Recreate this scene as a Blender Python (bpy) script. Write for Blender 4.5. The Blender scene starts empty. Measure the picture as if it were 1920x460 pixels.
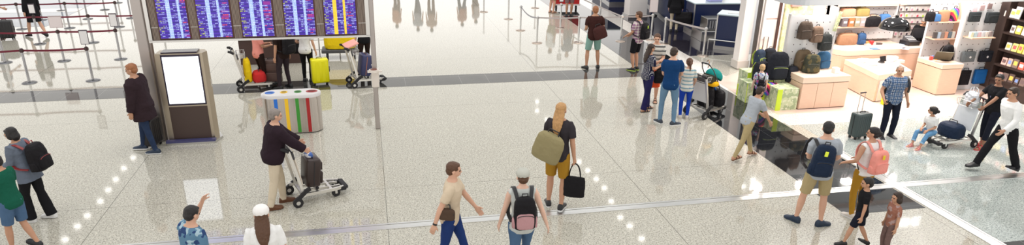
import bpy, bmesh, math, random
from mathutils import Vector, Matrix, noise
V = Vector
PI = math.pi
random.seed(7)
SC = bpy.context.scene
COL = SC.collection

# ---------------------------------------------------------------- camera
W_, H_ = 1920.0, 460.0
FPX, CX, CY = 1274.02, 960.0, 268.73
PITCH, ROLL, YAW, CAMH = 0.374177, 0.018618, 0.21089, 5.2
cp, sp = math.cos(PITCH), math.sin(PITCH)
FWD = V((math.sin(YAW)*cp, math.cos(YAW)*cp, -sp))
R0 = V((math.cos(YAW), -math.sin(YAW), 0)); U0 = R0.cross(FWD)
RT = R0*math.cos(ROLL) + U0*math.sin(ROLL); UP = RT.cross(FWD)
cam = bpy.data.cameras.new('camera'); cam.sensor_width = 36; cam.lens = FPX/W_*36
cam.shift_y = (CY-H_/2)/W_; cam.clip_end = 400
co = bpy.data.objects.new('camera', cam); COL.objects.link(co)
m = Matrix((RT, UP, -FWD)).transposed().to_4x4(); m.translation = V((0, 0, CAMH)); co.matrix_world = m
SC.camera = co
def at(px, py, z=0.0):
    "world point at height z seen at a photo pixel"
    d = FWD + RT*((px-CX)/FPX) + UP*((CY-py)/FPX)
    return V((0, 0, CAMH)) + d*((z-CAMH)/d.z)

# ---------------------------------------------------------------- light
SC.view_settings.view_transform = 'Standard'; SC.view_settings.look = 'None'
SC.view_settings.exposure = 0.14; SC.view_settings.gamma = 1.0
world = bpy.data.worlds.new('hall_light'); SC.world = world; world.use_nodes = True
nt = world.node_tree; nt.nodes.clear()
tc = nt.nodes.new('ShaderNodeTexCoord'); sx = nt.nodes.new('ShaderNodeSeparateXYZ')
rp = nt.nodes.new('ShaderNodeValToRGB'); bg = nt.nodes.new('ShaderNodeBackground'); ow = nt.nodes.new('ShaderNodeOutputWorld')
nt.links.new(tc.outputs['Generated'], sx.inputs[0]); nt.links.new(sx.outputs['Z'], rp.inputs[0])
nt.links.new(rp.outputs[0], bg.inputs[0]); nt.links.new(bg.outputs[0], ow.inputs[0])
bg.inputs[1].default_value = 1.3
er = rp.color_ramp.elements
er[0].position = 0.0; er[0].color = (.9, .86, .82, 1)
er[1].position = .10; er[1].color = (1.35, 1.30, 1.27, 1)
for ps, c in ((.19, (1.30, 1.26, 1.22)), (.27, (.80, .78, .74)), (.42, (.42, .42, .40)), (.6, (.55, .55, .54)), (1, (.85, .85, .85))):
    e = er.new(ps); e.color = (*c, 1)
def area(name, loc, size, power, color=(1, 1, 1), target=None):
    l = bpy.data.lights.new(name, 'AREA'); l.shape = 'RECTANGLE'; l.size, l.size_y = size; l.energy = power; l.color = color
    o = bpy.data.objects.new(name, l); COL.objects.link(o); o.location = loc
    if target is not None: o.rotation_euler = (V(target)-V(loc)).to_track_quat('-Z', 'Y').to_euler()
    return o
area('hall_fill_light', (-1, 15, 16), (26, 22), 1500, (1, .97, .93))  # broad overhead area light added for general brightness in the hall
for i_, (x_, y_) in enumerate([(x, y) for y in (14.6, 16.2, 12.5) for x in (10.8, 12.3, 13.8, 15.3)]):
    o_ = area('shop_downlight_lamp', (x_, y_, 3.2 if y_ > 13 else 4.6), (.3, .3), 46 if y_ > 13 else 62, (1, .90, .83)); o_.data.shape = 'DISK'  # the higher front row is added to brighten the floor before the shop

# ---------------------------------------------------------------- mesh helpers
class MB:
    def __init__(s): s.v = []; s.f = []; s.m = []; s.s = []
    def add(s, vs, fs, mi=0, sm=False):
        o = len(s.v); s.v += [tuple(v) for v in vs]; s.f += [tuple(i+o for i in f) for f in fs]
        s.m += [mi]*len(fs); s.s += [sm]*len(fs); return s
    def box(s, c, sz, mi=0, bev=0, R=None, rz=0):
        c = V(c); hx, hy, hz = sz[0]/2, sz[1]/2, sz[2]/2
        if R is None: R = Matrix.Rotation(rz, 3, 'Z')
        if bev <= 0:
            vs = [V((x, y, z)) for x in (-hx, hx) for y in (-hy, hy) for z in (-hz, hz)]
            fs = [(0, 1, 3, 2), (4, 6, 7, 5), (0, 4, 5, 1), (2, 3, 7, 6), (0, 2, 6, 4), (1, 5, 7, 3)]
            return s.add([c+R@v for v in vs], fs, mi)
        bm = bmesh.new(); bmesh.ops.create_cube(bm, size=1)
        for v in bm.verts: v.co = V((v.co.x*hx*2, v.co.y*hy*2, v.co.z*hz*2))
        bmesh.ops.bevel(bm, geom=bm.edges[:], offset=min(bev, hx*.95, hy*.95, hz*.95), segments=3 if bev > .012 else 1, affect='EDGES', profile=.5)
        bm.verts.index_update()
        s.add([c+R@v.co for v in bm.verts], [[v.index for v in f.verts] for f in bm.faces], mi, bev > .012); bm.free(); return s
    def b2(s, lo, hi, mi=0, bev=0):
        return s.box([(a+b)/2 for a, b in zip(lo, hi)], [abs(b-a) for a, b in zip(lo, hi)], mi, bev)
    def loft(s, rings, mi=0, sm=True, cap=True, close=False):
        n = len(rings[0]); vs = [p for r in rings for p in r]; fs = []
        k = len(rings)
        for i in range(k-1 + (1 if close else 0)):
            a, b = i*n, ((i+1) % k)*n
            for j in range(n): fs.append((a+j, a+(j+1) % n, b+(j+1) % n, b+j))
        s.add(vs, fs, mi, sm)
        if cap and not close:
            o = len(s.v); s.add(rings[0], [tuple(range(n-1, -1, -1))], mi); s.add(rings[-1], [tuple(range(n))], mi)
        return s
    def cyl(s, a, b, r0, r1=None, n=16, mi=0, cap=True):
        a, b = V(a), V(b); r1 = r0 if r1 is None else r1; d = (b-a).normalized()
        x = d.orthogonal().normalized(); y = d.cross(x)
        return s.loft([ring(a, x, y, r0, r0, n), ring(b, x, y, r1, r1, n)], mi, True, cap)
    def tube(s, pts, r, n=8, mi=0, close=False):
        pts = [V(p) for p in pts]; rs = r if isinstance(r, (list, tuple)) else [r]*len(pts)
        rings = []; t = (pts[1]-pts[0]).normalized(); x = t.orthogonal().normalized(); k = len(pts)
        for i, p in enumerate(pts):
            if close: t = (pts[(i+1) % k]-pts[i-1]).normalized()
            else: t = (pts[min(i+1, k-1)]-pts[max(i-1, 0)]).normalized()
            x = (x-t*x.dot(t)).normalized(); y = t.cross(x); rings.append(ring(p, x, y, rs[i], rs[i], n))
        return s.loft(rings, mi, True, not close, close)
    def strap(s, pts, w, th, wv, mi=0):
        "flat band along pts, width direction wv (vector or list)"
        pts = [V(p) for p in pts]; rings = []
        for i, p in enumerate(pts):
            t = (pts[min(i+1, len(pts)-1)]-pts[max(i-1, 0)]).normalized()
            a = V(wv); a = (a-t*a.dot(t)).normalized(); b = t.cross(a)
            rings.append([p+a*w/2+b*th/2, p-a*w/2+b*th/2, p-a*w/2-b*th/2, p+a*w/2-b*th/2])
        return s.loft(rings, mi, False)
    def ell(s, c, r, R=None, mi=0, n=16, k=10, zmin=-1):
        c = V(c); R = R or Matrix.Identity(3); rings = []
        for i in range(k+1):
            z = zmin+(1-zmin)*(1-math.cos(PI*i/k))/2 if zmin > -1 else -math.cos(PI*i/k)
            q = math.sqrt(max(1e-6, 1-z*z))
            rings.append([c+R@V((r[0]*q*math.cos(2*PI*j/n), r[1]*q*math.sin(2*PI*j/n), r[2]*z)) for j in range(n)])
        return s.loft(rings, mi, True)
    def mesh(s, name, mats):
        me = bpy.data.meshes.new(name); me.from_pydata(s.v, [], s.f)
        for mt in (mats if isinstance(mats, (list, tuple)) else [mats]): me.materials.append(mt)
        me.polygons.foreach_set('material_index', s.m); me.polygons.foreach_set('use_smooth', s.s)
        me.validate(); me.update(); return me
    def build(s, name, mats, parent=None, M=None, **kw):
        return link(name, s.mesh(name, mats), parent, M, **kw)
def ring(c, x, y, rx, ry, n=16, p=2.0):
    out = []
    for j in range(n):
        a = 2*PI*j/n; ca, sa = math.cos(a), math.sin(a)
        out.append(c + x*(rx*math.copysign(abs(ca)**(2/p), ca)) + y*(ry*math.copysign(abs(sa)**(2/p), sa)))
    return out
def link(name, me, parent=None, M=None, label=None, cat=None, group=None, kind=None):
    o = bpy.data.objects.new(name, me); COL.objects.link(o)
    if parent: o.parent = parent
    if M is not None: o.matrix_local = M if isinstance(M, Matrix) else Matrix.Translation(V(M))
    return tag(o, label, cat, group, kind)
def tag(o, label=None, cat=None, group=None, kind=None):
    if label: o['label'] = label
    if cat: o['category'] = cat
    if group: o['group'] = group
    if kind: o['kind'] = kind
    return o
def thing(name, label, cat, loc=(0, 0, 0), rz=0, group=None, M=None):
    o = bpy.data.objects.new(name, None); COL.objects.link(o); o.empty_display_size = .1
    o.matrix_world = M if M is not None else Matrix.Translation(V(loc)) @ Matrix.Rotation(rz, 4, 'Z')
    return tag(o, label, cat, group)
KIDS = {}
def dup(src, loc=None, rz=None, label=None, group=None, M=None):
    def cpy(o, par):
        c = o.copy(); COL.objects.link(c)
        if par: c.parent = par
        for ch in [x for x in o.children]: cpy(ch, c)
        return c
    r = cpy(src, None)
    if M is not None: r.matrix_world = M
    else:
        r.location = loc
        if rz is not None: r.rotation_euler = (0, 0, rz)
    if label: r['label'] = label
    if group: r['group'] = group
    return r
def remesh(mb, voxel, name, mat, smooth=2, disp=0.0, dscale=.12):
    me = mb.mesh('tmp', mat); o = bpy.data.objects.new('tmp', me); COL.objects.link(o)
    r = o.modifiers.new('r', 'REMESH'); r.mode = 'VOXEL'; r.voxel_size = voxel; r.use_smooth_shade = True
    if smooth:
        k = o.modifiers.new('s', 'SMOOTH'); k.factor = .5; k.iterations = smooth
    if disp:
        t = bpy.data.textures.new('folds', 'CLOUDS'); t.noise_scale = dscale; t.noise_depth = 2
        d = o.modifiers.new('d', 'DISPLACE'); d.texture = t; d.strength = disp; d.mid_level = .5; d.texture_coords = 'LOCAL'
    dg = bpy.context.evaluated_depsgraph_get()
    out = bpy.data.meshes.new_from_object(o.evaluated_get(dg)); out.name = name
    out.materials.clear(); out.materials.append(mat)
    out.polygons.foreach_set('use_smooth', [True]*len(out.polygons))
    bpy.data.objects.remove(o); bpy.data.meshes.remove(me); return out

# ---------------------------------------------------------------- materials
MATS = {}
def principled(name, color, rough=.5, metal=0, emit=None, es=0, spec=.5, alpha=1, trans=0):
    if name in MATS: return MATS[name]
    mt = bpy.data.materials.new(name); mt.use_nodes = True; b = mt.node_tree.nodes['Principled BSDF']
    b.inputs['Base Color'].default_value = (*color, 1); b.inputs['Roughness'].default_value = rough
    b.inputs['Metallic'].default_value = metal; b.inputs['Specular IOR Level'].default_value = spec
    if emit: b.inputs['Emission Color'].default_value = (*emit, 1); b.inputs['Emission Strength'].default_value = es
    if trans: b.inputs['Transmission Weight'].default_value = trans
    MATS[name] = mt; return mt
class NT:
    "small node helper"
    def __init__(s, mt): s.t = mt.node_tree; s.b = s.t.nodes['Principled BSDF']
    def n(s, ty, **kw):
        q = s.t.nodes.new(ty)
        for k, v in kw.items(): setattr(q, k, v)
        return q
    def put(s, sock, v):
        if isinstance(v, bpy.types.NodeSocket): s.t.links.new(v, sock)
        elif isinstance(v, (tuple, list)) and len(v) == 3 and sock.type == 'RGBA': sock.default_value = (*v, 1)
        else: sock.default_value = v
    def m(s, op, a, b=0.0, c=0.0):
        q = s.n('ShaderNodeMath', operation=op); s.put(q.inputs[0], a); s.put(q.inputs[1], b); s.put(q.inputs[2], c); return q.outputs[0]
    def mix(s, f, a, b):
        q = s.n('ShaderNodeMix', data_type='RGBA'); s.put(q.inputs[0], f); s.put(q.inputs[6], a); s.put(q.inputs[7], b); return q.outputs[2]
    def pos(s):
        if not hasattr(s, '_p'):
            s._tc = s.n('ShaderNodeTexCoord'); q = s.n('ShaderNodeSeparateXYZ'); s.t.links.new(s._tc.outputs['Object'], q.inputs[0]); s._p = q.outputs
        return s._p
    def noise(s, scale, detail=2, sock='Fac', rough=.5):
        s.pos(); q = s.n('ShaderNodeTexNoise'); q.inputs['Scale'].default_value = scale; q.inputs['Detail'].default_value = detail
        q.inputs['Roughness'].default_value = rough
        s.t.links.new(s._tc.outputs['Object'], q.inputs['Vector']); return q.outputs[sock]
    def wn(s, x, y, z=0.0):
        c = s.n('ShaderNodeCombineXYZ'); s.put(c.inputs[0], x); s.put(c.inputs[1], y); s.put(c.inputs[2], z)
        q = s.n('ShaderNodeTexWhiteNoise', noise_dimensions='3D'); s.t.links.new(c.outputs[0], q.inputs[0]); return q.outputs['Value']
    def bump(s, h, strength=.3, dist=.01):
        q = s.n('ShaderNodeBump'); s.put(q.inputs['Height'], h); q.inputs['Strength'].default_value = strength; q.inputs['Distance'].default_value = dist
        s.t.links.new(q.outputs[0], s.b.inputs['Normal'])
    def line(s, coord, period, off, w):
        "1 where coord is within w/2 of off + k*period"
        a = s.m('SUBTRACT', coord, off); a = s.m('DIVIDE', a, period); a = s.m('ADD', a, .5); a = s.m('FRACT', a)
        a = s.m('SUBTRACT', a, .5); a = s.m('ABSOLUTE', a); return s.m('LESS_THAN', a, w/2/period)
def cloth(name, color, rough=.85, folds=.6, pattern=None, c2=None, c3=None):
    if name in MATS: return MATS[name]
    mt = principled(name, color, rough, spec=.12); k = NT(mt); p = k.pos()
    base = tuple(color)
    n = k.noise(60, 2)
    colr = k.mix(k.m('MULTIPLY', n, .25), base, tuple(min(1, c*1.25+.01) for c in color))
    if pattern == 'stripe':      # horizontal bands
        colr = k.mix(k.line(p[2], .10, .02, .035), colr, c2)
    elif pattern == 'plaid':
        a = k.line(p[0], .08, 0, .036); b = k.line(p[2], .08, 0, .036); c = k.line(p[1], .08, 0, .03)
        colr = k.mix(k.m('MULTIPLY', a, .85), colr, c2); colr = k.mix(k.m('MULTIPLY', b, .85), colr, c2)
        colr = k.mix(k.line(p[2], .08, .04, .012), colr, c3); colr = k.mix(k.line(p[0], .08, .04, .012), colr, c3)
    elif pattern == 'dots':
        a = k.m('PINGPONG', p[0], .015); b = k.m('PINGPONG', p[2], .015)
        q = k.m('LESS_THAN', k.m('ADD', k.m('POWER', a, 2), k.m('POWER', b, 2)), .00004)
        colr = k.mix(q, colr, c2)
    elif pattern == 'blotch':
        colr = k.mix(k.m('GREATER_THAN', k.noise(7, 2), .52), colr, c2)
        if c3: colr = k.mix(k.m('GREATER_THAN', k.noise(11, 1), .6), colr, c3)
    elif pattern == 'denim':
        colr = k.mix(k.noise(6, 3), colr, c2)
    elif pattern == 'rainbow':
        cr = k.n('ShaderNodeValToRGB'); k.t.links.new(k.m('FRACT', k.m('MULTIPLY', k.m('ADD', p[0], k.m('MULTIPLY', p[2], .7)), 3.2)), cr.inputs[0])
        cr.color_ramp.interpolation = 'CONSTANT'; e = cr.color_ramp.elements; e[0].color = (.6, .03, .08, 1); e[1].position = .2; e[1].color = (.9, .4, .05, 1)
        for ps, c in ((.35, (.1, .4, .15)), (.5, (.02, .12, .5)), (.65, (.35, .05, .4)), (.8, (.02, .02, .03))):
            x = e.new(ps); x.color = (*c, 1)
        colr = k.mix(.9, colr, cr.outputs[0])
    k.put(k.b.inputs['Base Color'], colr)
    k.bump(k.m('ADD', k.noise(9, 3), k.m('MULTIPLY', k.noise(300, 1), .05)), folds, .03)
    return mt
def metal(name, color=(.6, .6, .6), rough=.25): return principled(name, color, rough, 1)
def plastic(name, color, rough=.4): return principled(name, color, rough)
steel = metal('brushed_steel', (.56, .55, .53), .28); chrome = metal('chrome', (.7, .7, .7), .12); alu = metal('aluminium', (.72, .71, .69), .38)
blk = plastic('black_plastic', (.012, .011, .013), .4); rubber = plastic('black_rubber', (.016, .015, .017), .7)
white_p = plastic('white_paint', (.84, .80, .78), .45); dgrey = plastic('dark_grey', (.07, .07, .075), .5)
paper = plastic('paper_white', (.85, .85, .84), .7)

# granite floors
def granite(name, c0, c1, dark, rough=.045, grid=True):
    mt = principled(name, c0, rough, spec=.8); k = NT(mt); p = k.pos()
    big = k.noise(.5, 3); sp1 = k.noise(48, 2); sp2 = k.noise(26, 2)
    col = k.mix(big, c0, c1)
    f = k.m('MULTIPLY', k.m('SUBTRACT', sp1, .52), 8); f = k.m('MAXIMUM', k.m('MINIMUM', f, .8), 0); col = k.mix(f, col, dark)
    f = k.m('MULTIPLY', k.m('SUBTRACT', sp2, .57), 9); f = k.m('MAXIMUM', k.m('MINIMUM', f, .55), 0); col = k.mix(f, col, tuple(min(1, c*1.5) for c in c0))
    if grid:
        t = k.m('MAXIMUM', k.line(p[0], .7467, .096, .003), k.line(p[1], .7467, -.04+.7467*15-11.16+11.16, .003))
        col = k.mix(k.m('MULTIPLY', t, .22), col, dark)
        wx = k.wn(k.m('FLOOR', k.m('DIVIDE', k.m('SUBTRACT', p[0], .096), .7467)), k.m('FLOOR', k.m('DIVIDE', k.m('SUBTRACT', p[1], .7467*15-.04), .7467)))
        col = k.mix(k.m('MULTIPLY', wx, .10), col, tuple(c*.7 for c in c0))
        j = k.m('MAXIMUM', k.line(p[0], 4.48, .096, .012), k.line(p[1], 4.48, 11.16, .008))
        col = k.mix(k.m('MULTIPLY', j, .7), col, tuple(c*.5 for c in dark))
    k.put(k.b.inputs['Base Color'], col); k.put(k.b.inputs['Roughness'], k.m('ADD', rough, k.m('MULTIPLY', sp1, .01)))
    return mt
g_light = granite('light_granite', (.48, .455, .385), (.53, .51, .44), (.15, .14, .11))
g_cool = granite('cool_granite', (.41, .45, .425), (.46, .50, .47), (.11, .14, .14))
g_dark = principled('dark_marble', (.05, .05, .055), .05); k = NT(g_dark); p = k.pos()
c = k.mix(k.noise(2.2, 4), (.02, .02, .022), (.08, .077, .072)); c = k.mix(k.m('MULTIPLY', k.m('MAXIMUM', k.line(p[0], .7467, .096, .006), k.line(p[1], .7467, 17.4, .006)), .8), c, (.32, .32, .30)); k.put(k.b.inputs['Base Color'], c)
g_darkb = principled('black_granite', (.012, .012, .014), .04); k = NT(g_darkb); p = k.pos()
c = k.mix(k.m('MULTIPLY', k.m('MAXIMUM', k.line(p[0], .78, 7.65, .005), k.line(p[1], .78, 9.7, .005)), .6), (.012, .013, .015), (.16, .16, .16)); k.put(k.b.inputs['Base Color'], c)
g_border = granite('white_border_stone', (.74, .68, .62), (.78, .72, .66), (.42, .40, .36), .12, False)
g_pink = principled('pink_shop_tile', (.78, .60, .52), .22); k = NT(g_pink); p = k.pos()
c = k.mix(k.noise(3, 3), (.66, .49, .42), (.72, .56, .49)); c = k.mix(k.m('MULTIPLY', k.m('MAXIMUM', k.line(p[0], .9, 9.4, .006), k.line(p[1], .9, 13.7, .006)), .35), c, (.4, .28, .24)); k.put(k.b.inputs['Base Color'], c)
g_carpet = principled('blue_grey_stone', (.15, .19, .23), .15)
g_purple = principled('dark_checkin_tile', (.02, .018, .026), .06); k = NT(g_purple); p = k.pos()
c = k.mix(k.m('MULTIPLY', k.m('MAXIMUM', k.line(p[0], .6, 9.85, .006), k.line(p[1], .6, 19.6, .006)), .5), (.022, .019, .028), (.12, .11, .12)); k.put(k.b.inputs['Base Color'], c)

# ---------------------------------------------------------------- setting
def slab(name, x0, y0, x1, y1, z1, mat, th=.05):
    return MB().b2((x0, y0, z1-th), (x1, y1, z1)).build(name, mat, kind='structure')
def poly_slab(name, pts, z1, mat, th=.05):
    r0 = [V((x, y, z1-th)) for x, y in pts]; r1 = [V((x, y, z1)) for x, y in pts]
    return MB().loft([r0, r1], 0, False).build(name, mat, kind='structure')
slab('floor', -40, 2, 40, 60, 0, g_light, .3)
slab('floor_cross_band', -40, 17.4, 7.65, 18.33, .004, g_dark, .02)
slab('floor_long_band', 7.65, 9.78, 9.2, 34, .005, g_darkb, .02)
slab('floor_band_end', 7.65, 8.82, 9.2, 9.62, .004, g_darkb, .02)
slab('floor_border', 9.2, 13.2, 9.85, 34, .004, g_border, .02)
slab('floor_checkin', 9.85, 19.45, 22, 34, .004, g_purple, .02)
slab('floor_cool_stone', 9.5, 2.2, 30, 13.1, .003, g_cool, .02)
slab('floor_left_dark', -24, 26.6, -11.15, 34, .004, g_carpet, .02)
slab('floor_left_stripe', -24, 29.4, -11.15, 30.1, .008, g_border, .02)
slab('floor_near_band', 9.5, 3, 14, 7.55, .006, g_dark, .02)
def arc(cx, cy, r, a0, a1, n=10): return [(cx+r*math.cos(a0+(a1-a0)*i/n), cy+r*math.sin(a0+(a1-a0)*i/n)) for i in range(n+1)]
pink = [(9.42, 13.75), (24, 13.75), (24, 17.45), (10.45, 17.45)] + arc(9.95, 16.4, .62, PI*.7, PI, 6) + arc(10.2, 14.8, .95, PI, PI*1.2, 4)
poly_slab('floor_shop', pink, .010, g_pink, .02)
poly_slab('floor_shop_apron', [(9.25, 13.0), (24, 13.0), (24, 14.6), (9.25, 14.6)], .007, g_border, .02)
def strip(name, pts_boxes):
    mb = MB()
    for lo, hi in pts_boxes: mb.b2(lo, hi)
    return mb.build(name, metal('strip_aluminium', (.80, .80, .79), .3), kind='structure')
strip('trim_1', [((-30, 9.62, 0), (30, 9.66, .012)), ((-30, 9.67, 0), (30, 9.76, .008)), ((-30, 9.77, 0), (30, 9.81, .012))])
strip('trim_2', [((9.24, 3, 0), (9.28, 11.9, .013)), ((9.29, 3, 0), (9.42, 11.9, .009)), ((9.43, 3, 0), (9.47, 11.9, .013))])

# shop shell
wallm = principled('shop_wall_white', (.80, .74, .70), .5)
peg = principled('pegboard_white', (.72, .72, .72), .5); k = NT(peg); p = k.pos()
a = k.m('PINGPONG', p[0], .09); b = k.m('PINGPONG', p[2], .09)
q = k.m('LESS_THAN', k.m('ADD', k.m('POWER', a, 2), k.m('POWER', b, 2)), .00022); k.put(k.b.inputs['Base Color'], k.mix(q, (.72, .73, .74), (.12, .1, .1)))
MB().b2((10.95, 17.5, 0), (17.6, 17.65, 3.4)).build('wall_back', wallm, kind='structure')
MB().b2((16.55, 10.5, 0), (16.7, 17.5, 3.4)).build('wall_right', plastic('dark_shelf_back', (.035, .02, .016), .5), kind='structure')
w = MB().b2((10.98, 17.40, 0), (11.55, 17.46, 3.0)).build('wall_panel', wallm, kind='structure')
MB().b2((11.05, 17.385, 1.55), (11.5, 17.40, 1.57)).build('panel_seam', plastic('seam_brown', (.35, .2, .16)), w)
cm = thing('white_column', 'tall white painted column at the left corner of the shop', 'column', (10.72, 17.9, 0))
MB().b2((-.16, -.16, .0), (.16, .16, 4.5), bev=.01).build('shaft', white_p, cm)
MB().b2((-.19, -.19, .02), (.19, .19, .26), bev=.01).build('plinth', plastic('plinth_grey', (.6, .56, .52)), cm)
MB().b2((10.88, 17.50, .0), (10.93, 17.62, 3.6)).build('trim_3', plastic('joint_dark', (.05, .045, .04)), kind='structure')
hd = thing('door_pull', 'rectangular dark metal pull handle on white shop wall panel', 'handle', (11.10, 17.38, .55))
MB().tube([(-.07, -.05, 0), (.07, -.05, 0), (.07, -.05, .5), (-.07, -.05, .5)], .016, 8, close=True).build('grip', metal('dark_pull', (.25, .2, .18), .3), hd)
MB().cyl((-.07, -.05, .08), (-.07, .02, .08), .01).cyl((-.07, -.05, .42), (-.07, .02, .42), .01).build('bracket', alu, hd)
dr = MB().b2((11.40, 17.33, .15+.45), (11.46, 17.39, 3.0)).build('security_rail', plastic('dark_brown_rail', (.05, .018, .014), .4), label='tall dark brown vertical rail on white wall beside pull handle', cat='rail')
camo = cloth('camouflage_print', (.62, .64, .38), .6, 0, 'blotch', (.42, .47, .26), (.75, .76, .52))
camo_l = cloth('pale_camouflage', (.55, .60, .38), .6, 0, 'blotch', (.38, .45, .27), (.68, .70, .52))
camo_p = cloth('faded_camouflage', (.66, .66, .36), .6, 0, 'blotch', (.50, .55, .28), (.74, .70, .46))
MB().b2((11.62, 17.40, .55), (12.5, 17.47, 2.5)).build('camouflage_mural', camo_p, label='pale yellow-green camouflage printed panel on shop wall behind bags', cat='panel')
lime = plastic('lime_green', (.62, .80, .04), .5)
MB().b2((11.4, 17.3, 1.15), (11.7, 17.39, 1.45)).build('wall_plaque', plastic('rose_plaque', (.6, .25, .22)), M=Matrix.Translation((.35, 0, .75)) , label='small dusky red plaque on the wall above the camouflage panel', cat='plaque')
fas = MB(); prof = [(9.25, 18.5), (9.25, 14.0)] + arc(9.65, 14.0, .4, PI, PI*1.5, 6) + [(20, 13.6), (20, 13.9)] + arc(9.95, 14.1, .25, PI*1.5, PI, 4) + [(9.55, 18.5)]
fas.loft([[V((x, y, 2.62)) for x, y in prof], [V((x, y, 4.3)) for x, y in prof]], 0, False)
fas.build('wall_fascia', plastic('fascia_grey', (.50, .52, .54), .35), kind='structure')

# ---------------------------------------------------------------- people
SK = {'light': (.62, .36, .25), 'tan': (.50, .27, .17), 'brown': (.30, .15, .09), 'pale': (.70, .45, .34)}
def skinm(t):
    n = 'skin_'+t
    if n in MATS: return MATS[n]
    mt = principled(n, SK[t], .5, spec=.35); k = NT(mt)
    k.put(k.b.inputs['Base Color'], k.mix(k.noise(12, 3), tuple(c*.92 for c in SK[t]), tuple(min(1, c*1.1) for c in SK[t]))); return mt
def hairm(name, c):
    if name in MATS: return MATS[name]
    mt = principled(name, c, .45, spec=.4); k = NT(mt); k.pos()
    mp = k.n('ShaderNodeMapping'); mp.inputs['Scale'].default_value = (60, 60, 6); k.t.links.new(k._tc.outputs['Object'], mp.inputs[0])
    q = k.n('ShaderNodeTexNoise'); q.inputs['Scale'].default_value = 2; k.t.links.new(mp.outputs[0], q.inputs['Vector'])
    k.put(k.b.inputs['Base Color'], k.mix(q.outputs['Fac'], tuple(x*.6 for x in c), tuple(x*1.5 for x in c))); k.bump(q.outputs['Fac'], .6, .01); return mt
HAIR = {'black': (.012, .010, .010), 'dark': (.03, .016, .01), 'brown': (.09, .04, .02), 'blond': (.45, .25, .10), 'grey': (.22, .19, .17), 'ginger': (.30, .12, .05), 'fair': (.5, .33, .16)}
def ik(a, t, l1, l2, pole):
    d = t-a; L = d.length; D = min(L, (l1+l2)*.998); u = d/L if L > 1e-6 else V((0, 0, -1))
    cA = max(-1, min(1, (l1*l1+D*D-l2*l2)/(2*l1*D))); pv = V(pole); pv = (pv-u*pv.dot(u))
    pv = pv.normalized() if pv.length > 1e-5 else u.orthogonal().normalized()
    return a+u*l1*cA+pv*l1*math.sqrt(1-cA*cA), a+u*D
TOR = [(-.10, .125, .10), (-.05, .158, .115), (.02, .165, .115), (.10, .152, .105), (.19, .138, .096), (.28, .147, .104), (.37, .165, .112), (.45, .176, .108), (.505, .165, .09), (.545, .10, .072), (.575, .062, .062)]
TORF = [(-.10, .13, .105), (-.05, .168, .12), (.02, .168, .12), (.10, .142, .102), (.19, .122, .09), (.28, .132, .105), (.37, .148, .122), (.45, .156, .104), (.505, .146, .082), (.545, .085, .065), (.575, .052, .052)]
def limb(mb, pts, rs, mi=0, n=14, ydir=None):
    "loft through joints with in-between radii given as (t along chain, r)"
    ptsV = [V(p) for p in pts]; Ls = [(ptsV[i+1]-ptsV[i]).length for i in range(len(ptsV)-1)]; T = sum(Ls)
    def P(t):
        d = t*T
        for i, l in enumerate(Ls):
            if d <= l or i == len(Ls)-1: return ptsV[i].lerp(ptsV[i+1], d/l)
            d -= l
    out = []; tangents = []
    C = [P(t) for t, r in rs]
    x = None; rings = []
    for i, (t, r) in enumerate(rs):
        tg = (C[min(i+1, len(C)-1)]-C[max(i-1, 0)]).normalized()
        if x is None: x = tg.orthogonal().normalized()
        x = (x-tg*x.dot(tg)).normalized(); y = tg.cross(x); rings.append(ring(C[i], x, y, r, r, n))
    mb.loft(rings, mi); return C
def hand(mb, Wp, D, N, B, curl=.35, s=1.0):
    "palm + four unequal fingers + thumb; D along hand, N palm normal, B towards thumb side"
    D = D.normalized(); N = (N-D*N.dot(D)).normalized(); B = (B-D*B.dot(D)-N*B.dot(N)).normalized()
    R = Matrix((B, N, D)).transposed()
    mb.loft([ring(Wp+D*t*s, B, N, w*s, h*s, 12, 2.6) for t, w, h in ((-.02, .024, .02), (.01, .030, .018), (.04, .040, .018), (.075, .042, .016), (.09, .038, .012))])
    for i, (o, L) in enumerate(((.030, .9), (.0105, 1.0), (-.0105, .94), (-.031, .76))):
        p = Wp+(D*.078+B*o)*s; ang = curl*.6; pts = [p-D*.02*s, p]
        for j, l in enumerate((.040, .028, .022)):
            d = D*math.cos(ang)+N*math.sin(ang)+B*(o*1.6); p = p+d*l*L*s; pts.append(p); ang += curl
        mb.tube(pts, [.0085*s, .0088*s, .0082*s, .0076*s, .0062*s], 8)
    p = Wp+(D*.02+B*.026)*s; pts = [p-B*.012*s]
    for j, l in enumerate((.034, .028, .022)):
        d = (D*.75+B*(.75-.3*j)+N*(.25+.35*curl*j)).normalized(); pts.append(p); p = p+d*l*s
    pts.append(p); mb.tube(pts, [.011*s, .012*s, .012*s, .0105*s, .008*s], 8)
def footsecs(A, f, fy, pitch, grow=0.0, L=1.0):
    "rings of a foot/shoe; A ankle, ground at A.z-.08 when pitch 0"
    R = Matrix.Rotation(fy, 3, 'Z') @ Matrix.Rotation(-pitch, 3, 'X')
    rings = []
    for y, w, zt, zb in ((-.068, .018, -.03, -.068), (-.055, .030, 0, -.078), (-.02, .036, .02, -.08), (.03, .038, .012, -.08), (.08, .043, -.022, -.08), (.12, .048, -.036, -.08), (.16, .043, -.045, -.079), (.185, .024, -.052, -.072)):
        zt, w = zt+grow, w+grow; zm, hh = (zt+zb)/2, (zt-zb)/2
        rings.append([A+R@v for v in ring(V((0, y*L+(grow if y > 0 else -grow), zm)), V((1, 0, 0)), V((0, 0, 1)), w, hh, 14, 2.5)])
    return rings
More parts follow.
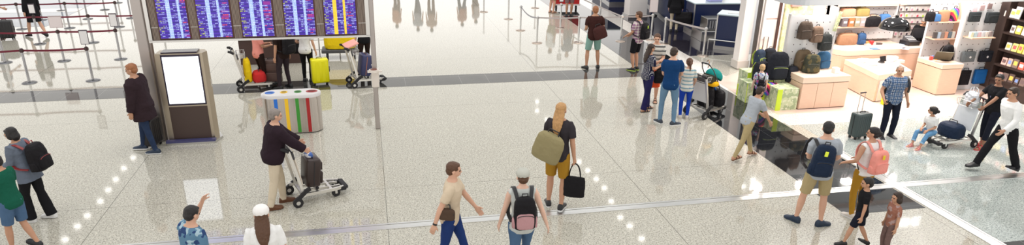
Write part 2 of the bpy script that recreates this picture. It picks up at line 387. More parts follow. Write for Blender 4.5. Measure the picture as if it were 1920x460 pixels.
def person(label, pos, h=1.72, yaw=0.0, female=False, build=1.0, skin='light', hair=('short', 'dark'),
           top=None, sleeve='short', hem=-.09, bottom=None, legs='pants', flare=0.0, shoes=None, sole=None, socks=None,
           feet=None, hands=None, curls=(.35, .35), lean=0.0, twist=0.0, side=0.0, head=(0, 0), pelvis=None, hk=1.0, jacket=0.0,
           vox=.0085, cat='person', hatmat=None, sandals=None, collar=None, cuff=None, face=True, group=None, poles=None, handdir=None, watch=None):
    s = h/1.72
    root = thing('person', label, cat, group=group, M=Matrix.Translation(V((pos[0], pos[1], pos[2] if len(pos) > 2 else 0))) @ Matrix.Rotation(yaw, 4, 'Z') @ Matrix.Scale(s, 4))
    if not face: vox = max(vox, .012)
    pz = pelvis if pelvis is not None else V((0, 0, .915)); pz = V(pz)
    M = Matrix.Translation(pz) @ Matrix.Rotation(side, 4, 'Y') @ Matrix.Rotation(-lean, 4, 'X')
    def TP(z, x=0, y=0):
        tw = twist*max(0, min(1, z/.45)); bend = Matrix.Rotation(tw, 4, 'Z')
        return M @ (bend @ V((x, y, z)))
    def TD(v): return (M.to_3x3() @ (Matrix.Rotation(twist, 3, 'Z') @ V(v)))
    sec = TORF if female else TOR
    wv = build
    def torso(mb, z0, z1, grow, depth=0):
        r = []
        for i, (z, rx, ry) in enumerate(sec):
            if z < z0-1e-6 or z > z1+1e-6: continue
            tw = twist*max(0, min(1, z/.45)); X = M.to_3x3() @ V((math.cos(tw), math.sin(tw), 0)); Y = M.to_3x3() @ V((-math.sin(tw), math.cos(tw), 0))
            g = grow if z < .5 else grow*.55
            by = (.012 if .25 < z < .47 else 0) + (-.012 if z < .05 else 0) + depth
            r.append(ring(TP(z)+Y*by, X, Y, rx*wv+g, ry*(wv*.6+.4)+g+(max(0, wv-1)*.12 if .0 < z < .35 else 0), 22, 2.35))
        mb.loft(r)
    sw = .178*wv*(.9 if female else 1)
    SH = [TP(.485, sx*sw) for sx in (-1, 1)]; TW = (twist)
    hands = hands or [None, None]; feet = feet or [None, None]
    arms = []
    for i, sx in enumerate((-1, 1)):
        t = V(hands[i]) if hands[i] is not None else V((sx*(.255*wv), .03, .80))
        if hands[i] is None: t = t + (pz-V((0, 0, .915)))
        pl = poles[i] if poles and poles[i] is not None else (sx*.35, -1, -.25)
        E, Wr = ik(SH[i], t, .285, .255, pl); arms.append((SH[i], E, Wr))
    lg = []
    for i, sx in enumerate((-1, 1)):
        f = feet[i] if feet[i] is not None else (sx*.095, 0, .08, -sx*.12, 0)
        f = tuple(f)+(.08, -sx*.12, 0)[len(f)-2:] if len(f) < 5 else f
        hp = M @ V((sx*.088, 0, -.02)); kn, an = ik(hp, V(f[:3]), .42, .405, (sx*.12+math.sin(-f[3])*.6, 1, .1)); lg.append((hp, kn, an, f[3], f[4]))
    # ---- body, one continuous surface
    b = MB(); torso(b, -1, 1, -.004)
    for i, sx in enumerate((-1, 1)):
        S, E, Wr = arms[i]
        ir = TP(.47, sx*.10)
        a = .93 if female else 1.0
        limb(b, [ir, S, E, Wr], [(0, .05*a), (.12, .058*a), (.2, .054*a), (.35, .046*a), (.5, .041*a), (.56, .039*a), (.66, .041*a), (.8, .034*a), (1, .026*a)])
        D = (Wr-E).normalized()
        if handdir and handdir[i] is not None: D = (D*.4+TD(handdir[i])).normalized()
        inn = TD((-sx, .15, 0)); hands_up = abs(D.dot(inn)) > .8
        N = inn if not hands_up else TD((0, -1, 0)) ; B = TD((0, 1, .05)) if not hands_up else V((0, 0, 1))
        if abs(D.z) < .5 and not hands_up: N = TD((-sx*.3, 0, -1)); B = TD((-sx, .2, 0))
        hand(b, Wr, D, N, B, curls[i], 1.0)
        hp, kn, an, fy, fp = lg[i]
        a = 1.04 if female else 1.0; cv = .82 if bottom and legs in ('pants', 'slim') else 1.0
        limb(b, [hp+V((0, 0, .04)), kn, an+V((0, 0, -.01))], [(0, .088*a*wv*cv), (.1, .090*a*cv), (.25, .078*a*cv), (.42, .060*cv), (.5, .054*cv), (.56, .052*cv), (.66, .057*cv), (.78, .048*cv), (.92, .034), (1, .034)])
        b.loft(footsecs(an, 0, fy, fp))
    nb = TP(.545); nt_ = TP(.63, 0, .012)
    hz = Matrix.Translation(TP(.60, 0, .008)) @ M.to_3x3().to_4x4() @ Matrix.Rotation(twist*.7+head[0], 4, 'Z') @ Matrix.Rotation(-head[1]+lean*.55, 4, 'X') @ Matrix.Scale(hk, 4)
    nk = .85 if female else 1
    b.loft([ring(TP(.53), TD((1, 0, 0)), TD((0, 1, 0)), .068*nk, .064*nk, 16), ring(TP(.575), TD((1, 0, 0)), TD((0, 1, 0)), .056*nk, .058*nk, 16), ring(hz @ V((0, 0, .05)), TD((1, 0, 0)), TD((0, 1, 0)), .054*nk, .057*nk, 16)])
    HR = hz.to_3x3()
    def he(mb, c, r): return mb.ell(hz @ V(c), r, HR, n=20, k=14)
    he(b, (0, -.008, .118), (.074, .092, .082)); he(b, (0, .022, .068), (.058, .068, .070)); he(b, (0, .060, .018+.008), (.028, .026, .020))
    b.loft([ring(hz @ V((0, y, z)), HR @ V((1, 0, 0)), HR @ V((0, 1, 0)), r, r2, 8) for y, z, r, r2 in ((.080, .105, .008, .008), (.094, .085, .010, .012), (.102, .070, .014, .014), (.088, .060, .012, .010))])
    he(b, (0, .082, .043), (.024, .012, .010)); he(b, (0, .078, .118), (.052, .014, .010))
    for sx in (-1, 1): he(b, (sx*.077, -.008, .082), (.010, .020, .032))
    sk = skinm(skin); link('body', remesh(b, vox, 'body', sk, 2), root)
    # ---- face
    if face:
        for sx in (-1, 1):
            he(MB(), (sx*.030, .078, .094), (.013, .010, .008)).build('eye', plastic('eye_dark', (.03, .02, .018), .2), root)
            he(MB(), (sx*.031, .084, .114), (.020, .007, .005)).build('eyebrow', plastic('brow_dark', (.05, .03, .02), .8), root)
        he(MB(), (0, .089, .042), (.021, .008, .005)).build('mouth', plastic('lip_red', (.38, .12, .09), .5), root)
    # ---- hair
    st, hc = hair; hm = hairm('hair_'+hc, HAIR[hc])
    hb = MB()
    if st == 'bald':
        he(hb, (0, -.040, .085), (.078, .066, .045)); he(hb, (0, -.012, .120), (.0755, .0925, .082))
    elif st != 'none':
        he(hb, (0, -.020, .130), (.083, .094, .083)); he(hb, (0, -.048, .085), (.074, .062, .075)); he(hb, (0, .035, .172), (.055, .040, .024))
    if st == 'long':
        he(hb, (0, -.055, .03), (.085, .055, .10))
        hb.loft([ring(hz @ V((0, y, z)), HR @ V((1, 0, 0)), HR @ V((0, 1, 0)), r, r2, 16) for y, z, r, r2 in ((-.055, .08, .078, .045), (-.075, 0, .088, .042), (-.10, -.10, .085, .034), (-.115, -.20, .066, .026), (-.12, -.27, .03, .014))])
    elif st == 'mid':
        he(hb, (0, -.045, .04), (.090, .062, .085))
        for sx in (-1, 1): he(hb, (sx*.068, .0, .07), (.024, .045, .07))
    elif st == 'bun':
        he(hb, (0, -.118, .095), (.042, .040, .042))
    elif st == 'pony':
        hb.tube([hz @ V(q) for q in ((0, -.09, .13), (0, -.135, .12), (0, -.15, .05), (0, -.14, -.05), (0, -.125, -.13))], [.022, .03, .032, .026, .008], 12)
    elif st == 'topknot':
        he(hb, (0, -.06, .225), (.035, .035, .032))
    if hb.v: link('hair', remesh(hb, .008, 'hair', hm, 1, .010, .03), root)
    if hatmat:
        hat = MB(); he(hat, (0, -.010, .145), (.095, .108, .080))
        hat.loft([ring(hz @ V((0, .045+dy, .125+dz)), HR @ V((1, 0, 0)), HR @ V((0, 1, 0)), rx, .10, 20) for dy, dz, rx in ((0, 0, .082), (.015, .008, .080))])
        ch = link('cap', remesh(hat, .009, 'cap', hatmat, 1), root)
        he(MB(), (0, -.01, .224), (.010, .010, .006)).build('cap_button', hatmat, ch)
    # ---- shoes
    for i in (0, 1):
        hp, kn, an, fy, fp = lg[i]
        if shoes:
            sb = MB(); sb.loft(footsecs(an, 0, fy, fp, .010)); so = link('shoe', remesh(sb, .009, 'shoe', shoes, 1), root)
            R = Matrix.Rotation(fy, 3, 'Z') @ Matrix.Rotation(-fp, 3, 'X'); sl = MB()
            o1 = [(0, -.085), (.034, -.07), (.044, -.02), (.046, .06), (.060, .12), (.050, .17), (.02, .203), (-.02, .203), (-.050, .17), (-.060, .12), (-.046, .06), (-.044, -.02), (-.034, -.07)]
            sl.loft([[an+R@V((x, y, z)) for x, y in o1] for z in (-.082+.004, -.058)], 0, False)
            sl.build('sole', sole or shoes, so)
        elif sandals:
            R = Matrix.Rotation(fy, 3, 'Z') @ Matrix.Rotation(-fp, 3, 'X'); sl = MB()
            o1 = [(0, -.08), (.034, -.065), (.04, -.02), (.042, .06), (.055, .12), (.047, .17), (.02, .195), (-.02, .195), (-.047, .17), (-.055, .12), (-.042, .06), (-.04, -.02), (-.034, -.065)]
            sl.loft([[an+R@V((x, y, z)) for x, y in o1] for z in (-.080, -.068)], 0, False)
            so = sl.build('sandal', sandals, root)
            sb = MB()
            for y, w, zt in ((.10, .053, -.022), (.03, .046, .018)):
                pts = [an+R@V((w*math.cos(a), y, -.075+(zt+.083)*math.sin(a))) for a in [PI*j/10 for j in range(11)]]
                sb.strap(pts, .026, .006, R@V((0, 1, 0)))
            sb.build('sandal_strap', sandals, so)
        if socks:
            q = MB(); u = (kn-an).normalized(); q.loft([ring(an+u*t, u.orthogonal().normalized(), u.cross(u.orthogonal().normalized()), r, r, 14) for t, r in ((-.03, .040), (.03, .041), (.07, .044))]); q.build('sock', socks, root)
    # ---- trousers / shorts / skirt
    if bottom:
        q = MB(); torso(q, -.11, .11, .012)
        for i, sx in enumerate((-1, 1)):
            hp, kn, an, fy, fp = lg[i]; a = 1.04 if female else 1
            if legs in ('pants', 'slim'):
                lo = 0 if legs == 'pants' else -.012
                limb(q, [hp+V((0, 0, .04)), kn, an+V((0, 0, -.02))], [(0, .098*a*wv), (.12, .098*a), (.3, .086+lo*.5), (.5, .071+lo), (.62, .071+lo+flare*.3), (.8, .064+lo+flare*.7), (.94, .056+lo+flare), (1.0, .058+lo+flare)])
            elif legs == 'crop':
                limb(q, [hp+V((0, 0, .04)), kn, an], [(0, .098*a), (.12, .098*a), (.3, .084), (.5, .066), (.66, .064), (.80, .058), (.84, .06)])
            elif legs == 'shorts':
                limb(q, [hp+V((0, 0, .04)), kn, an], [(0, .100*wv), (.12, .104), (.3, .096), (.42, .088), (.47, .086)])
            elif legs == 'shortshorts':
                limb(q, [hp+V((0, 0, .04)), kn, an], [(0, .102*wv), (.1, .108), (.22, .106), (.27, .105)])
        if legs == 'skirt':
            X, Y = V((1, 0, 0)), V((0, 1, 0))
            q.loft([ring(pz+V((0, 0, z)), X, Y, rx, ry, 24) for z, rx, ry in ((.08, .16, .12), (0, .185, .14), (-.15, .20, .155), (-.38, .22, .175))])
        bt = link('trousers' if legs in ('pants', 'slim', 'crop') else ('skirt' if legs == 'skirt' else 'shorts'), remesh(q, .0105, 'bottom', bottom, 1, .012, .10), root)
        if cuff:
            for i in (0, 1):
                hp, kn, an, fy, fp = lg[i]; u = (an-kn).normalized(); x = u.orthogonal().normalized(); y = u.cross(x); c0 = kn.lerp(an, .60)
                MB().loft([ring(c0, x, y, .064, .064, 16), ring(c0+u*.045, x, y, .066, .066, 16)]).build('cuff', cuff, bt)
    # ---- top
    if top:
        q = MB(); torso(q, -.11 if hem < -.06 else hem, .55, .016+jacket)
        if hem < -.12:
            r = []
            for z, g in ((hem, .03), (hem*.5, .022), (0, .018)):
                r.append(ring(TP(z), M.to_3x3() @ V((1, 0, 0)), M.to_3x3() @ V((0, 1, 0)), .168*wv+g+jacket, .118+g+jacket, 22, 2.3))
            q.loft(r)
        for i, sx in enumerate((-1, 1)):
            S, E, Wr = arms[i]; ir = TP(.47, sx*.09); g = jacket; a = .92 if female else 1
            if sleeve == 'short':
                rs = [(0, .055*a+g), (.12, .070*a+g), (.24, .068*a+g), (.38, .064*a+g), (.46, .063*a+g)]
            elif sleeve == 'long':
                rs = [(0, .055*a+g), (.12, .070*a+g), (.24, .066*a+g), (.4, .058*a+g), (.55, .054+g), (.7, .053+g), (.85, .046+g), (.97, .040+g), (.985, .042+g)]
            elif sleeve == 'none': rs = [(0, .055), (.10, .064*a), (.15, .062*a)]
            limb(q, [ir, S, E, Wr], rs)
        tb = link('jacket' if jacket > .015 else 'shirt', remesh(q, .0105, 'top', top, 1, .013+jacket*.3, .11), root)
        if collar:
            MB().loft([ring(TP(z), TD((1, 0, 0)), TD((0, 1, 0)), rx, ry, 18) for z, rx, ry in ((.53, .085, .080), (.565, .072, .070), (.585, .074, .072))]).build('collar', collar, tb)
    if watch is not None:
        S, E, Wr = arms[watch]; u = (E-Wr).normalized(); x = u.orthogonal().normalized(); y = u.cross(x)
        MB().loft([ring(Wr+u*t, x, y, .031, .031, 16) for t in (.0, .024)]).build('wristwatch', blk, root)
    root['_'] = 0; del root['_']
    bpy.context.view_layer.update()
    return dict(root=root, T=root.matrix_world @ M @ Matrix.Rotation(twist, 4, 'Z'), hands=[root.matrix_world @ a[2] for a in arms], M=root.matrix_world.copy(), s=s, arms=arms)

# ---------------------------------------------------------------- bags and luggage
def soft(mb, c, w, d, h, p=3.2, taper=.85, rz=0):
    "soft bag body, origin at bottom centre c"
    R = Matrix.Rotation(rz, 3, 'Z'); X, Y = R@V((1, 0, 0)), R@V((0, 1, 0)); c = V(c)
    prof = ((0, .80, .80), (.04, .95, .95), (.25, 1.0, 1.0), (.6, .99, .95), (.82, (1+taper)/2, .85), (.94, taper*.88, .66), (1, taper*.55, .35))
    return mb.loft([ring(c+V((0, 0, h*t)), X, Y, w/2*a, d/2*b, 24, p) for t, a, b in prof])
def backpack(label, M, w=.30, d=.17, h=.46, mat=None, trim=None, pocket=None, worn=True, tagc=None, group=None, shoulder=.165, straps=(0, 1), extra=None):
    "M: torso frame; the pack hangs behind it (-y). Not worn: stands at M with front at -y"
    trim = trim or blk; pocket = pocket or mat
    if worn: M = M @ Matrix.Translation((0, -.14-d/2, .05))
    r = thing('backpack', label, 'backpack', M=M, group=group)
    q = MB(); soft(q, (0, 0, 0), w, d, h); link('main_bag', remesh(q, .010, 'main_bag', mat, 1, .012, .09), r)
    q = MB(); soft(q, (0, -d*.42, h*.06), w*.78, d*.55, h*.48, taper=.95); fp = link('front_pocket', remesh(q, .010, 'front_pocket', pocket, 1, .006, .08), r)
    MB().tube([(w*.36*math.cos(a), -d*.60-.005*math.sin(a), h*.44+.03*math.sin(a)) for a in [PI*j/10 for j in range(11)]], .005, 6).build('zip', trim, fp)
    MB().tube([(w*.43*math.cos(a), -d*.30, h*.62+h*.27*math.sin(a)) for a in [PI*j/12 for j in range(13)]], .005, 6).build('zip', trim, r)
    MB().tube([(-.04, d*.1, h*.96), (-.035, d*.1, h+.035), (.035, d*.1, h+.035), (.04, d*.1, h*.96)], .009, 8).build('handle', trim, r)
    for i in straps:
        sx = -1 if i == 0 else 1
        if worn:
            y0 = .14+d/2
            pts = [(sx*.09, d/2-.01, h*.86), (sx*.12, y0-.04, .505), (sx*.125, y0+.05, .485), (sx*.135, y0+.125, .38), (sx*.15, y0+.125, .25), (sx*.19, y0+.03, .12), (sx*.16, d/2-.01, .06)]
            pts = [V(p) for p in pts]; sm = []
            for a in range(len(pts)-1):
                for t in range(4):
                    p0, p1, p2, p3 = pts[max(a-1, 0)], pts[a], pts[a+1], pts[min(a+2, len(pts)-1)]; u = t/4
                    sm.append(.5*((2*p1)+(p2-p0)*u+(2*p0-5*p1+4*p2-p3)*u*u+(3*p1-p0-3*p2+p3)*u**3))
            sm.append(pts[-1]); MB().strap(sm, .05, .012, (1, 0, 0)).build('shoulder_strap', trim, r)
        else:
            pts = [V((sx*.07, d/2, h*.9)), V((sx*.09, d/2+.045, h*.65)), V((sx*.10, d/2+.05, h*.35)), V((sx*.12, d/2, h*.05))]
            MB().strap(pts, .05, .012, (1, 0, 0)).build('shoulder_strap', trim, r)
    for sx in (-1, 1):
        q = MB(); soft(q, (sx*w*.47, 0, h*.04), .06, d*.6, h*.32, 2.4, .9); q.build('side_pocket', pocket, r)
    if tagc: MB().box((-w*.1, -d*.62, h*.78), (.05, .012, .08), bev=.004).build('luggage_tag', tagc, r)
    return r
def tote(label, M, w=.34, d=.13, h=.38, mat=None, hl=.22, name='tote_bag', cat='bag', group=None, trim=None, handles=True):
    "origin at the top of the handles when hanging: bag spans down"
    r = thing(name, label, cat, M=M, group=group); q = MB()
    q.loft([ring(V((0, 0, z)), V((1, 0, 0)), V((0, 1, 0)), w/2*a, d/2*b, 24, 3.5) for z, a, b in ((-hl-h, .80, .8), (-hl-h+.02, .98, 1), (-hl-h*.5, 1, 1), (-hl-.02, .94, .55), (-hl, .92, .35))])
    link('bag_body', remesh(q, .010, 'bag_body', mat, 1, .016, .09), r)
    if handles:
        for sy in (-1, 1):
            pts = [V((w*.26*math.cos(a), sy*.02*(1-math.sin(a)*.6), -hl-.03+(hl+.02)*math.sin(a))) for a in [PI*j/14 for j in range(15)]]
            MB().tube(pts, .009, 8).build('handle', trim or mat, r)
    return r
def suitcase(label, M, w=.40, d=.26, h=.58, mat=None, trim=None, pull=.0, ribs=6, wheels=4, group=None, soft_=False, trimc=None):
    r = thing('suitcase', label, 'suitcase', M=M, group=group); trim = trim or blk
    z0 = .06
    q = MB(); q.box((0, 0, z0+h/2), (w, d, h), 0, .045)
    if not soft_:
        for i in range(ribs):
            x = -w/2+w*(i+.9)/(ribs+.8)
            for sy in (-1, 1): q.box((x, sy*d/2, z0+h/2), (w/ribs*.38, .012, h*.84), 0, .004)
    q.build('shell', mat, r)
    q = MB(); zz = [(w/2+.003)*1.0, h/2]
    q.b2((-w/2-.004, -.007, z0+.04), (-w/2+.02, .007, z0+h-.04)); q.b2((w/2-.02, -.007, z0+.04), (w/2+.004, .007, z0+h-.04)); q.b2((-w/2+.04, -.007, z0+h-.02), (w/2-.04, .007, z0+h+.004)); q.build('zip', trimc or trim, r)
    if soft_:
        MB().box((0, -d/2-.018, z0+h*.30), (w*.82, .05, h*.42), 0, .02).build('front_pocket', mat, r); MB().box((0, -d/2-.012, z0+h*.72), (w*.8, .035, h*.28), 0, .015).build('upper_pocket', mat, r)
    for sx in (-1, 1):
        for sy in ((-1, 1) if wheels == 4 else (1,)):
            q = MB(); q.cyl((sx*(w/2-.06)-.012, sy*(d/2-.05), .028), (sx*(w/2-.06)+.012, sy*(d/2-.05), .028), .028, n=14).b2((sx*(w/2-.06)-.02, sy*(d/2-.05)-.015, .03), (sx*(w/2-.06)+.02, sy*(d/2-.05)+.015, z0+.02)); q.build('wheel', trim, r)
    MB().tube([(-.07, 0, z0+h-.01), (-.06, 0, z0+h+.03), (.06, 0, z0+h+.03), (.07, 0, z0+h-.01)], .011, 8).build('carry_handle', trim, r)
    MB().tube([(w/2-.01, 0, z0+h*.4), (w/2+.025, 0, z0+h*.42), (w/2+.025, 0, z0+h*.62), (w/2-.01, 0, z0+h*.64)], .01, 8).build('side_handle', trim, r)
    if pull > 0:
        q = MB()
        for sx in (-1, 1): q.cyl((sx*.065, d/2-.04, z0+h-.05), (sx*.065, d/2-.04, z0+h+pull), .008)
        q.build('pull_handle', alu, r); MB().box((0, d/2-.04, z0+h+pull), (.17, .035, .03), 0, .012).build('pull_grip', trim, r)
    return r
def trolley(label, M, panel=white_p, basket=True, group=None, panelc=None):
    "luggage trolley; handle towards -y, nose towards +y, origin on floor under rear axle"
    r = thing('luggage_trolley', label, 'trolley', M=M, group=group); tf = metal('trolley_frame', (.78, .76, .72), .38)
    q = MB()
    for sx in (-1, 1):
        q.strap([(sx*.27, -.05, .20), (sx*.25, .25, .18), (sx*.20, .60, .15), (sx*.15, .76, .14)], .05, .035, (0, 0, 1))
        q.strap([(sx*.09, .02, .20), (sx*.08, .72, .145)], .035, .025, (0, 0, 1))
    q.tube([(-.15, .74, .14), (-.13, .80, .14), (0, .82, .14), (.13, .80, .14), (.15, .74, .14)], .02, 8)
    q.b2((-.27, .02, .185), (.27, .06, .215)).b2((-.21, .52, .145), (.21, .56, .175)).b2((-.24, .28, .17), (.24, .315, .195))
    q.build('base_frame', tf, r)
    q = MB().box((0, .80, .13), (.34, .09, .06), 0, .02).box((.15, .75, .12), (.07, .12, .08), 0, .02).box((-.15, .75, .12), (.07, .12, .08), 0, .02); q.build('nose_bumper', rubber, r)
    for sx in (-1, 1):
        up = MB().strap([(sx*.265, .06, .16), (sx*.255, -.02, .55), (sx*.245, -.12, 1.0)], .045, .04, (0, 1, 0)); up.build('upright', tf, r)
        f = MB().strap([(sx*.285, .16, .30), (sx*.29, .08, .26), (sx*.29, -.03, .17), (sx*.29, -.10, .12)], .06, .05, (0, .3, 1)).build('wheel_fork', rubber, r)
        wq = MB().cyl((sx*.27, -.06, .085), (sx*.31, -.06, .085), .085, n=24).build('rear_wheel', rubber, r)
        MB().cyl((sx*.262, -.06, .085), (sx*.318, -.06, .085), .035, n=16).build('hub', alu, wq)
        wq = MB().cyl((sx*.17-.02, .62, .072), (sx*.17+.02, .62, .072), .072, n=20).build('front_wheel', rubber, r)
        MB().b2((sx*.17-.03, .60, .06), (sx*.17-.022, .64, .16)).b2((sx*.17+.022, .60, .06), (sx*.17+.03, .64, .16)).build('caster_fork', alu, wq)
    Rp = Matrix.Rotation(.17, 3, 'X')
    MB().box((0, .02, .60), (.46, .018, .50), 0, .006, R=Rp).build('advert_panel', panel, r)
    MB().box((0, -.045, .90), (.47, .03, .14), 0, .01, R=Rp).build('top_panel', panelc or dgrey, r)
    MB().tube([(-.25, -.12, .98), (-.25, -.15, 1.03), (-.12, -.17, 1.04), (.12, -.17, 1.04), (.25, -.15, 1.03), (.25, -.12, .98)], .018, 10).build('handle_bar', blk, r)
    for sx in (-1, 1): MB().tube([(sx*.25, -.12, 1.0), (sx*.255, -.19, 1.05), (sx*.23, -.24, 1.06)], [.03, .034, .028], 10).build('grip', rubber, r)
    if basket:
        q = MB()
        for z, g in ((.98, 1), (.86, .85)): q.tube([(-.21*g, -.06, z), (.21*g, -.06, z), (.21*g, .14, z), (-.21*g, .14, z)], .006, 6, close=True)
        for i in range(9):
            x = -.2+.05*i; q.tube([(x, .14, .98), (x*.85, .13, .86), (x*.85, -.05, .86)], .003, 5)
        for i in range(4):
            y = -.04+.05*i
            for sx in (-1, 1): q.tube([(sx*.21, y, .98), (sx*.18, y, .86)], .003, 5)
        q.build('wire_basket', alu, r)
    return r
def face_to(p, yaw=0.0): return Matrix.Translation(V((p[0], p[1], p[2] if len(p) > 2 else 0))) @ Matrix.Rotation(yaw, 4, 'Z')
rad = math.radians
#BODY
# ---------------------------------------------------------------- flight information board
bd = thing('flight_board', 'large hanging flight information board with blue and purple text screens', 'display board', (-2.1, 14.2, 2.1))
def ribbed(name, c1, c2, per):
    mt = principled(name, c1, .45); k = NT(mt); p = k.pos(); k.put(k.b.inputs['Base Color'], k.mix(k.line(p[0], per, 0, per*.5), c1, c2)); return mt
rib = ribbed('ribbed_brown', (.07, .045, .035), (.27, .21, .17), .024)
MB().b2((-2.06, 0, 0), (2.06, .30, 1.9)).build('cabinet', plastic('board_brown', (.06, .025, .018), .5), bd)
MB().b2((-2.10, -.05, -.035), (2.10, .32, .005)).b2((-2.10, -.05, 0), (-2.05, .32, 1.9)).b2((2.02, -.05, 0), (2.10, .32, 1.9)).build('edge_frame', alu, bd)
for i, (x0, x1) in enumerate(((-2.04, -1.92), (-1.33, -1.20), (-.54, -.40), (.25, .42), (1.05, 1.19), (1.87, 2.03))):
    MB().b2((x0, -.02, .01), (x1, 0, 1.9)).build('ribbed_strip', rib, bd)
    MB().b2((x0, -.024, .25), (x1, -.02, .258)).build('strip_joint', alu, bd)
def screen_mat(name, yellow, seed):
    mt = principled(name, (.01, .01, .02), .3); k = NT(mt); p = k.pos(); X, Z = p[0], p[2]
    rh = .033; row = k.m('FLOOR', k.m('DIVIDE', Z, rh)); fz = k.m('FRACT', k.m('DIVIDE', Z, rh))
    inrow = k.m('MULTIPLY', k.m('GREATER_THAN', fz, .2), k.m('LESS_THAN', fz, .8))
    def band(a, b): return k.m('MULTIPLY', k.m('GREATER_THAN', X, a), k.m('LESS_THAN', X, b))
    r1 = k.wn(row, seed)
    bgc = k.mix(k.m('GREATER_THAN', k.m('FRACT', k.m('MULTIPLY', row, .5)), .25), (.035, .012, .26), (.07, .02, .42))
    bgc = k.mix(k.m('MULTIPLY', k.m('GREATER_THAN', k.wn(row, seed+3), .86), band(.47, .60)), bgc, (.30, .02, .30))
    cell = k.wn(k.m('FLOOR', k.m('DIVIDE', X, .0085)), row, seed); sub = k.wn(k.m('FLOOR', k.m('DIVIDE', X, .0042)), k.m('FLOOR', k.m('DIVIDE', Z, rh/6)), seed)
    word = k.m('GREATER_THAN', k.wn(k.m('FLOOR', k.m('DIVIDE', X, .055)), row, seed+1), .50)
    ink = k.m('MULTIPLY', k.m('MULTIPLY', k.m('GREATER_THAN', cell, .18), k.m('GREATER_THAN', sub, .30)), k.m('MULTIPLY', inrow, word))
    tcol = k.mix(k.m('MULTIPLY', band(0, .12), k.m('GREATER_THAN', r1, .45)), (.42, .48, .90), (.55, .60, .08))
    tcol = k.mix(k.m('MULTIPLY', band(.46, .60), k.m('GREATER_THAN', k.wn(row, seed+5), .75)), tcol, (1, .08, .10))
    c = k.mix(ink, bgc, tcol)
    hb, hc = ((.95, .62, .02), (1.0, .72, .05)) if yellow else ((.36, .50, 1.0), (.62, .76, 1.0))
    bright = k.m('MAXIMUM', band(.20, .275), band(.40, .445)); cellb = k.mix(k.m('MULTIPLY', inrow, k.m('GREATER_THAN', cell, .35)), hb, hc)
    c = k.mix(bright, c, cellb)
    k.put(k.b.inputs['Emission Color'], c); k.b.inputs['Emission Strength'].default_value = 1.0; return mt
for i, x0 in enumerate((-1.92, -1.20, -.40, .42, 1.19)):
    wd = .60 if i else .58
    wd = (-1.33+1.92, .66, .65, .63, .68)[i]
    f = MB().b2((x0, -.018, .02), (x0+wd, -.001, 1.9)).build('screen_surround', plastic('screen_brown', (.075, .022, .014), .35), bd)
    MB().b2((.025, 0, .04), (wd-.035, .012, 1.85)).build('text_screen', screen_mat('board_screen_%d' % i, i == 4, i*7.3), f, (x0, -.03, 0), label='screen with two yellow text columns' if i == 4 else None)
def post(label, x, y, w, d, z, nm='sign_post'):
    r = thing(nm, label, 'post', (x, y, 0)); MB().b2((-w/2, -d/2, 0), (w/2, d/2, z), bev=.012).build('column', metal('post_steel', (.46, .42, .40), .42), r); return r
pl = post('thick brushed metal post left of the flight board beside the man in the dark jacket', -4.36, 14.33, .19, .19, 4.6)
MB().b2((.095, -.06, 0), (.135, .06, 4.6)).build('side_rail', metal('side_rail', (.30, .26, .24), .4), pl); MB().b2((.13, -.13, 2.05), (.17, -.03, 2.9)).build('bracket', alu, pl)
MB().b2((-.17, -.17, 0), (.17, .17, .015)).build('base_plate', steel, pl)
pr = post('slim metal post at the right end of the flight board', .045, 14.3, .10, .12, 4.6)
MB().b2((-.075, -.10, .96), (.085, .08, 1.34), bev=.015).build('collar_box', plastic('collar_white', (.75, .68, .62)), pr)
q = MB().cyl((-.02, -.12, 1.31), (-.02, -.12, 1.36), .10, n=20).b2((.06, -.15, 1.30), (.15, -.09, 1.34)).b2((-.15, -.15, 1.30), (-.09, -.09, 1.34)); q.build('collar_clamp', plastic('collar_white', (.75, .68, .62)), pr)
MB().cyl((-.02, -.12, 1.355), (-.02, -.12, 1.37), .07, n=20).build('clamp_cup', plastic('cup_brown', (.20, .06, .04)), pr)
# ---------------------------------------------------------------- kiosk
kM = face_to((-3.70, 14.22), 0)
ks = thing('digital_kiosk', 'tall metallic information kiosk with a bright blank screen', 'kiosk', M=kM)
champ = metal('champagne_metal', (.48, .41, .32), .35)
MB().loft([[V(v) for v in ((-.46, -.30, 0), (.46, -.30, 0), (.56, .0, 0), (.46, .26, 0), (-.46, .26, 0))], [V(v) for v in ((-.46, -.30, .05), (.46, -.30, .05), (.56, 0, .05), (.46, .26, .05), (-.46, .26, .05))]], 0, False).build('base_slab', steel, ks)
MB().b2((-.47, -.31, .045), (.47, -.20, .09)).build('kick_strip', plastic('kick_blue', (.06, .06, .16), .3), ks)
MB().loft([[V(v) for v in ((-.44, -.16, z), (.44*a, -.16, z), (.50*a, .0, z), (.42*a, .17, z), (-.42, .17, z))] for z, a in ((.05, 1), (1.86, .985))], 0, False).build('housing', champ, ks)
MB().b2((-.34, -.175, .80), (.38, -.155, 1.84), bev=.004).build('screen_frame', plastic('frame_black', (.02, .012, .03), .2), ks)
scr = principled('blank_screen', (.8, .85, 1), .3, emit=(.92, .96, 1.0), es=1.05)
MB().b2((-.31, -.182, .84), (.355, -.172, 1.80)).build('screen', scr, ks)
MB().b2((-.34, -.172, .09), (.38, -.155, .77), bev=.004).build('lower_panel', plastic('panel_brown', (.06, .035, .028), .35), ks)
MB().b2((-.33, -.14, 1.86), (.33, .12, 1.885)).build('top_cap', plastic('frame_black', (.02, .012, .03), .2), ks)
MB().box((.49, .0, 1.2), (.02, .04, .16), bev=.004).build('side_latch', alu, ks)
MB().tube([(-4.08, 14.12, .01), (-4.14, 14.2, .015), (-4.2, 14.16, .012), (-4.24, 14.28, .012)], .012, 8).build('power_cable', blk, label='short black cable on floor between kiosk and thick post', cat='cable')
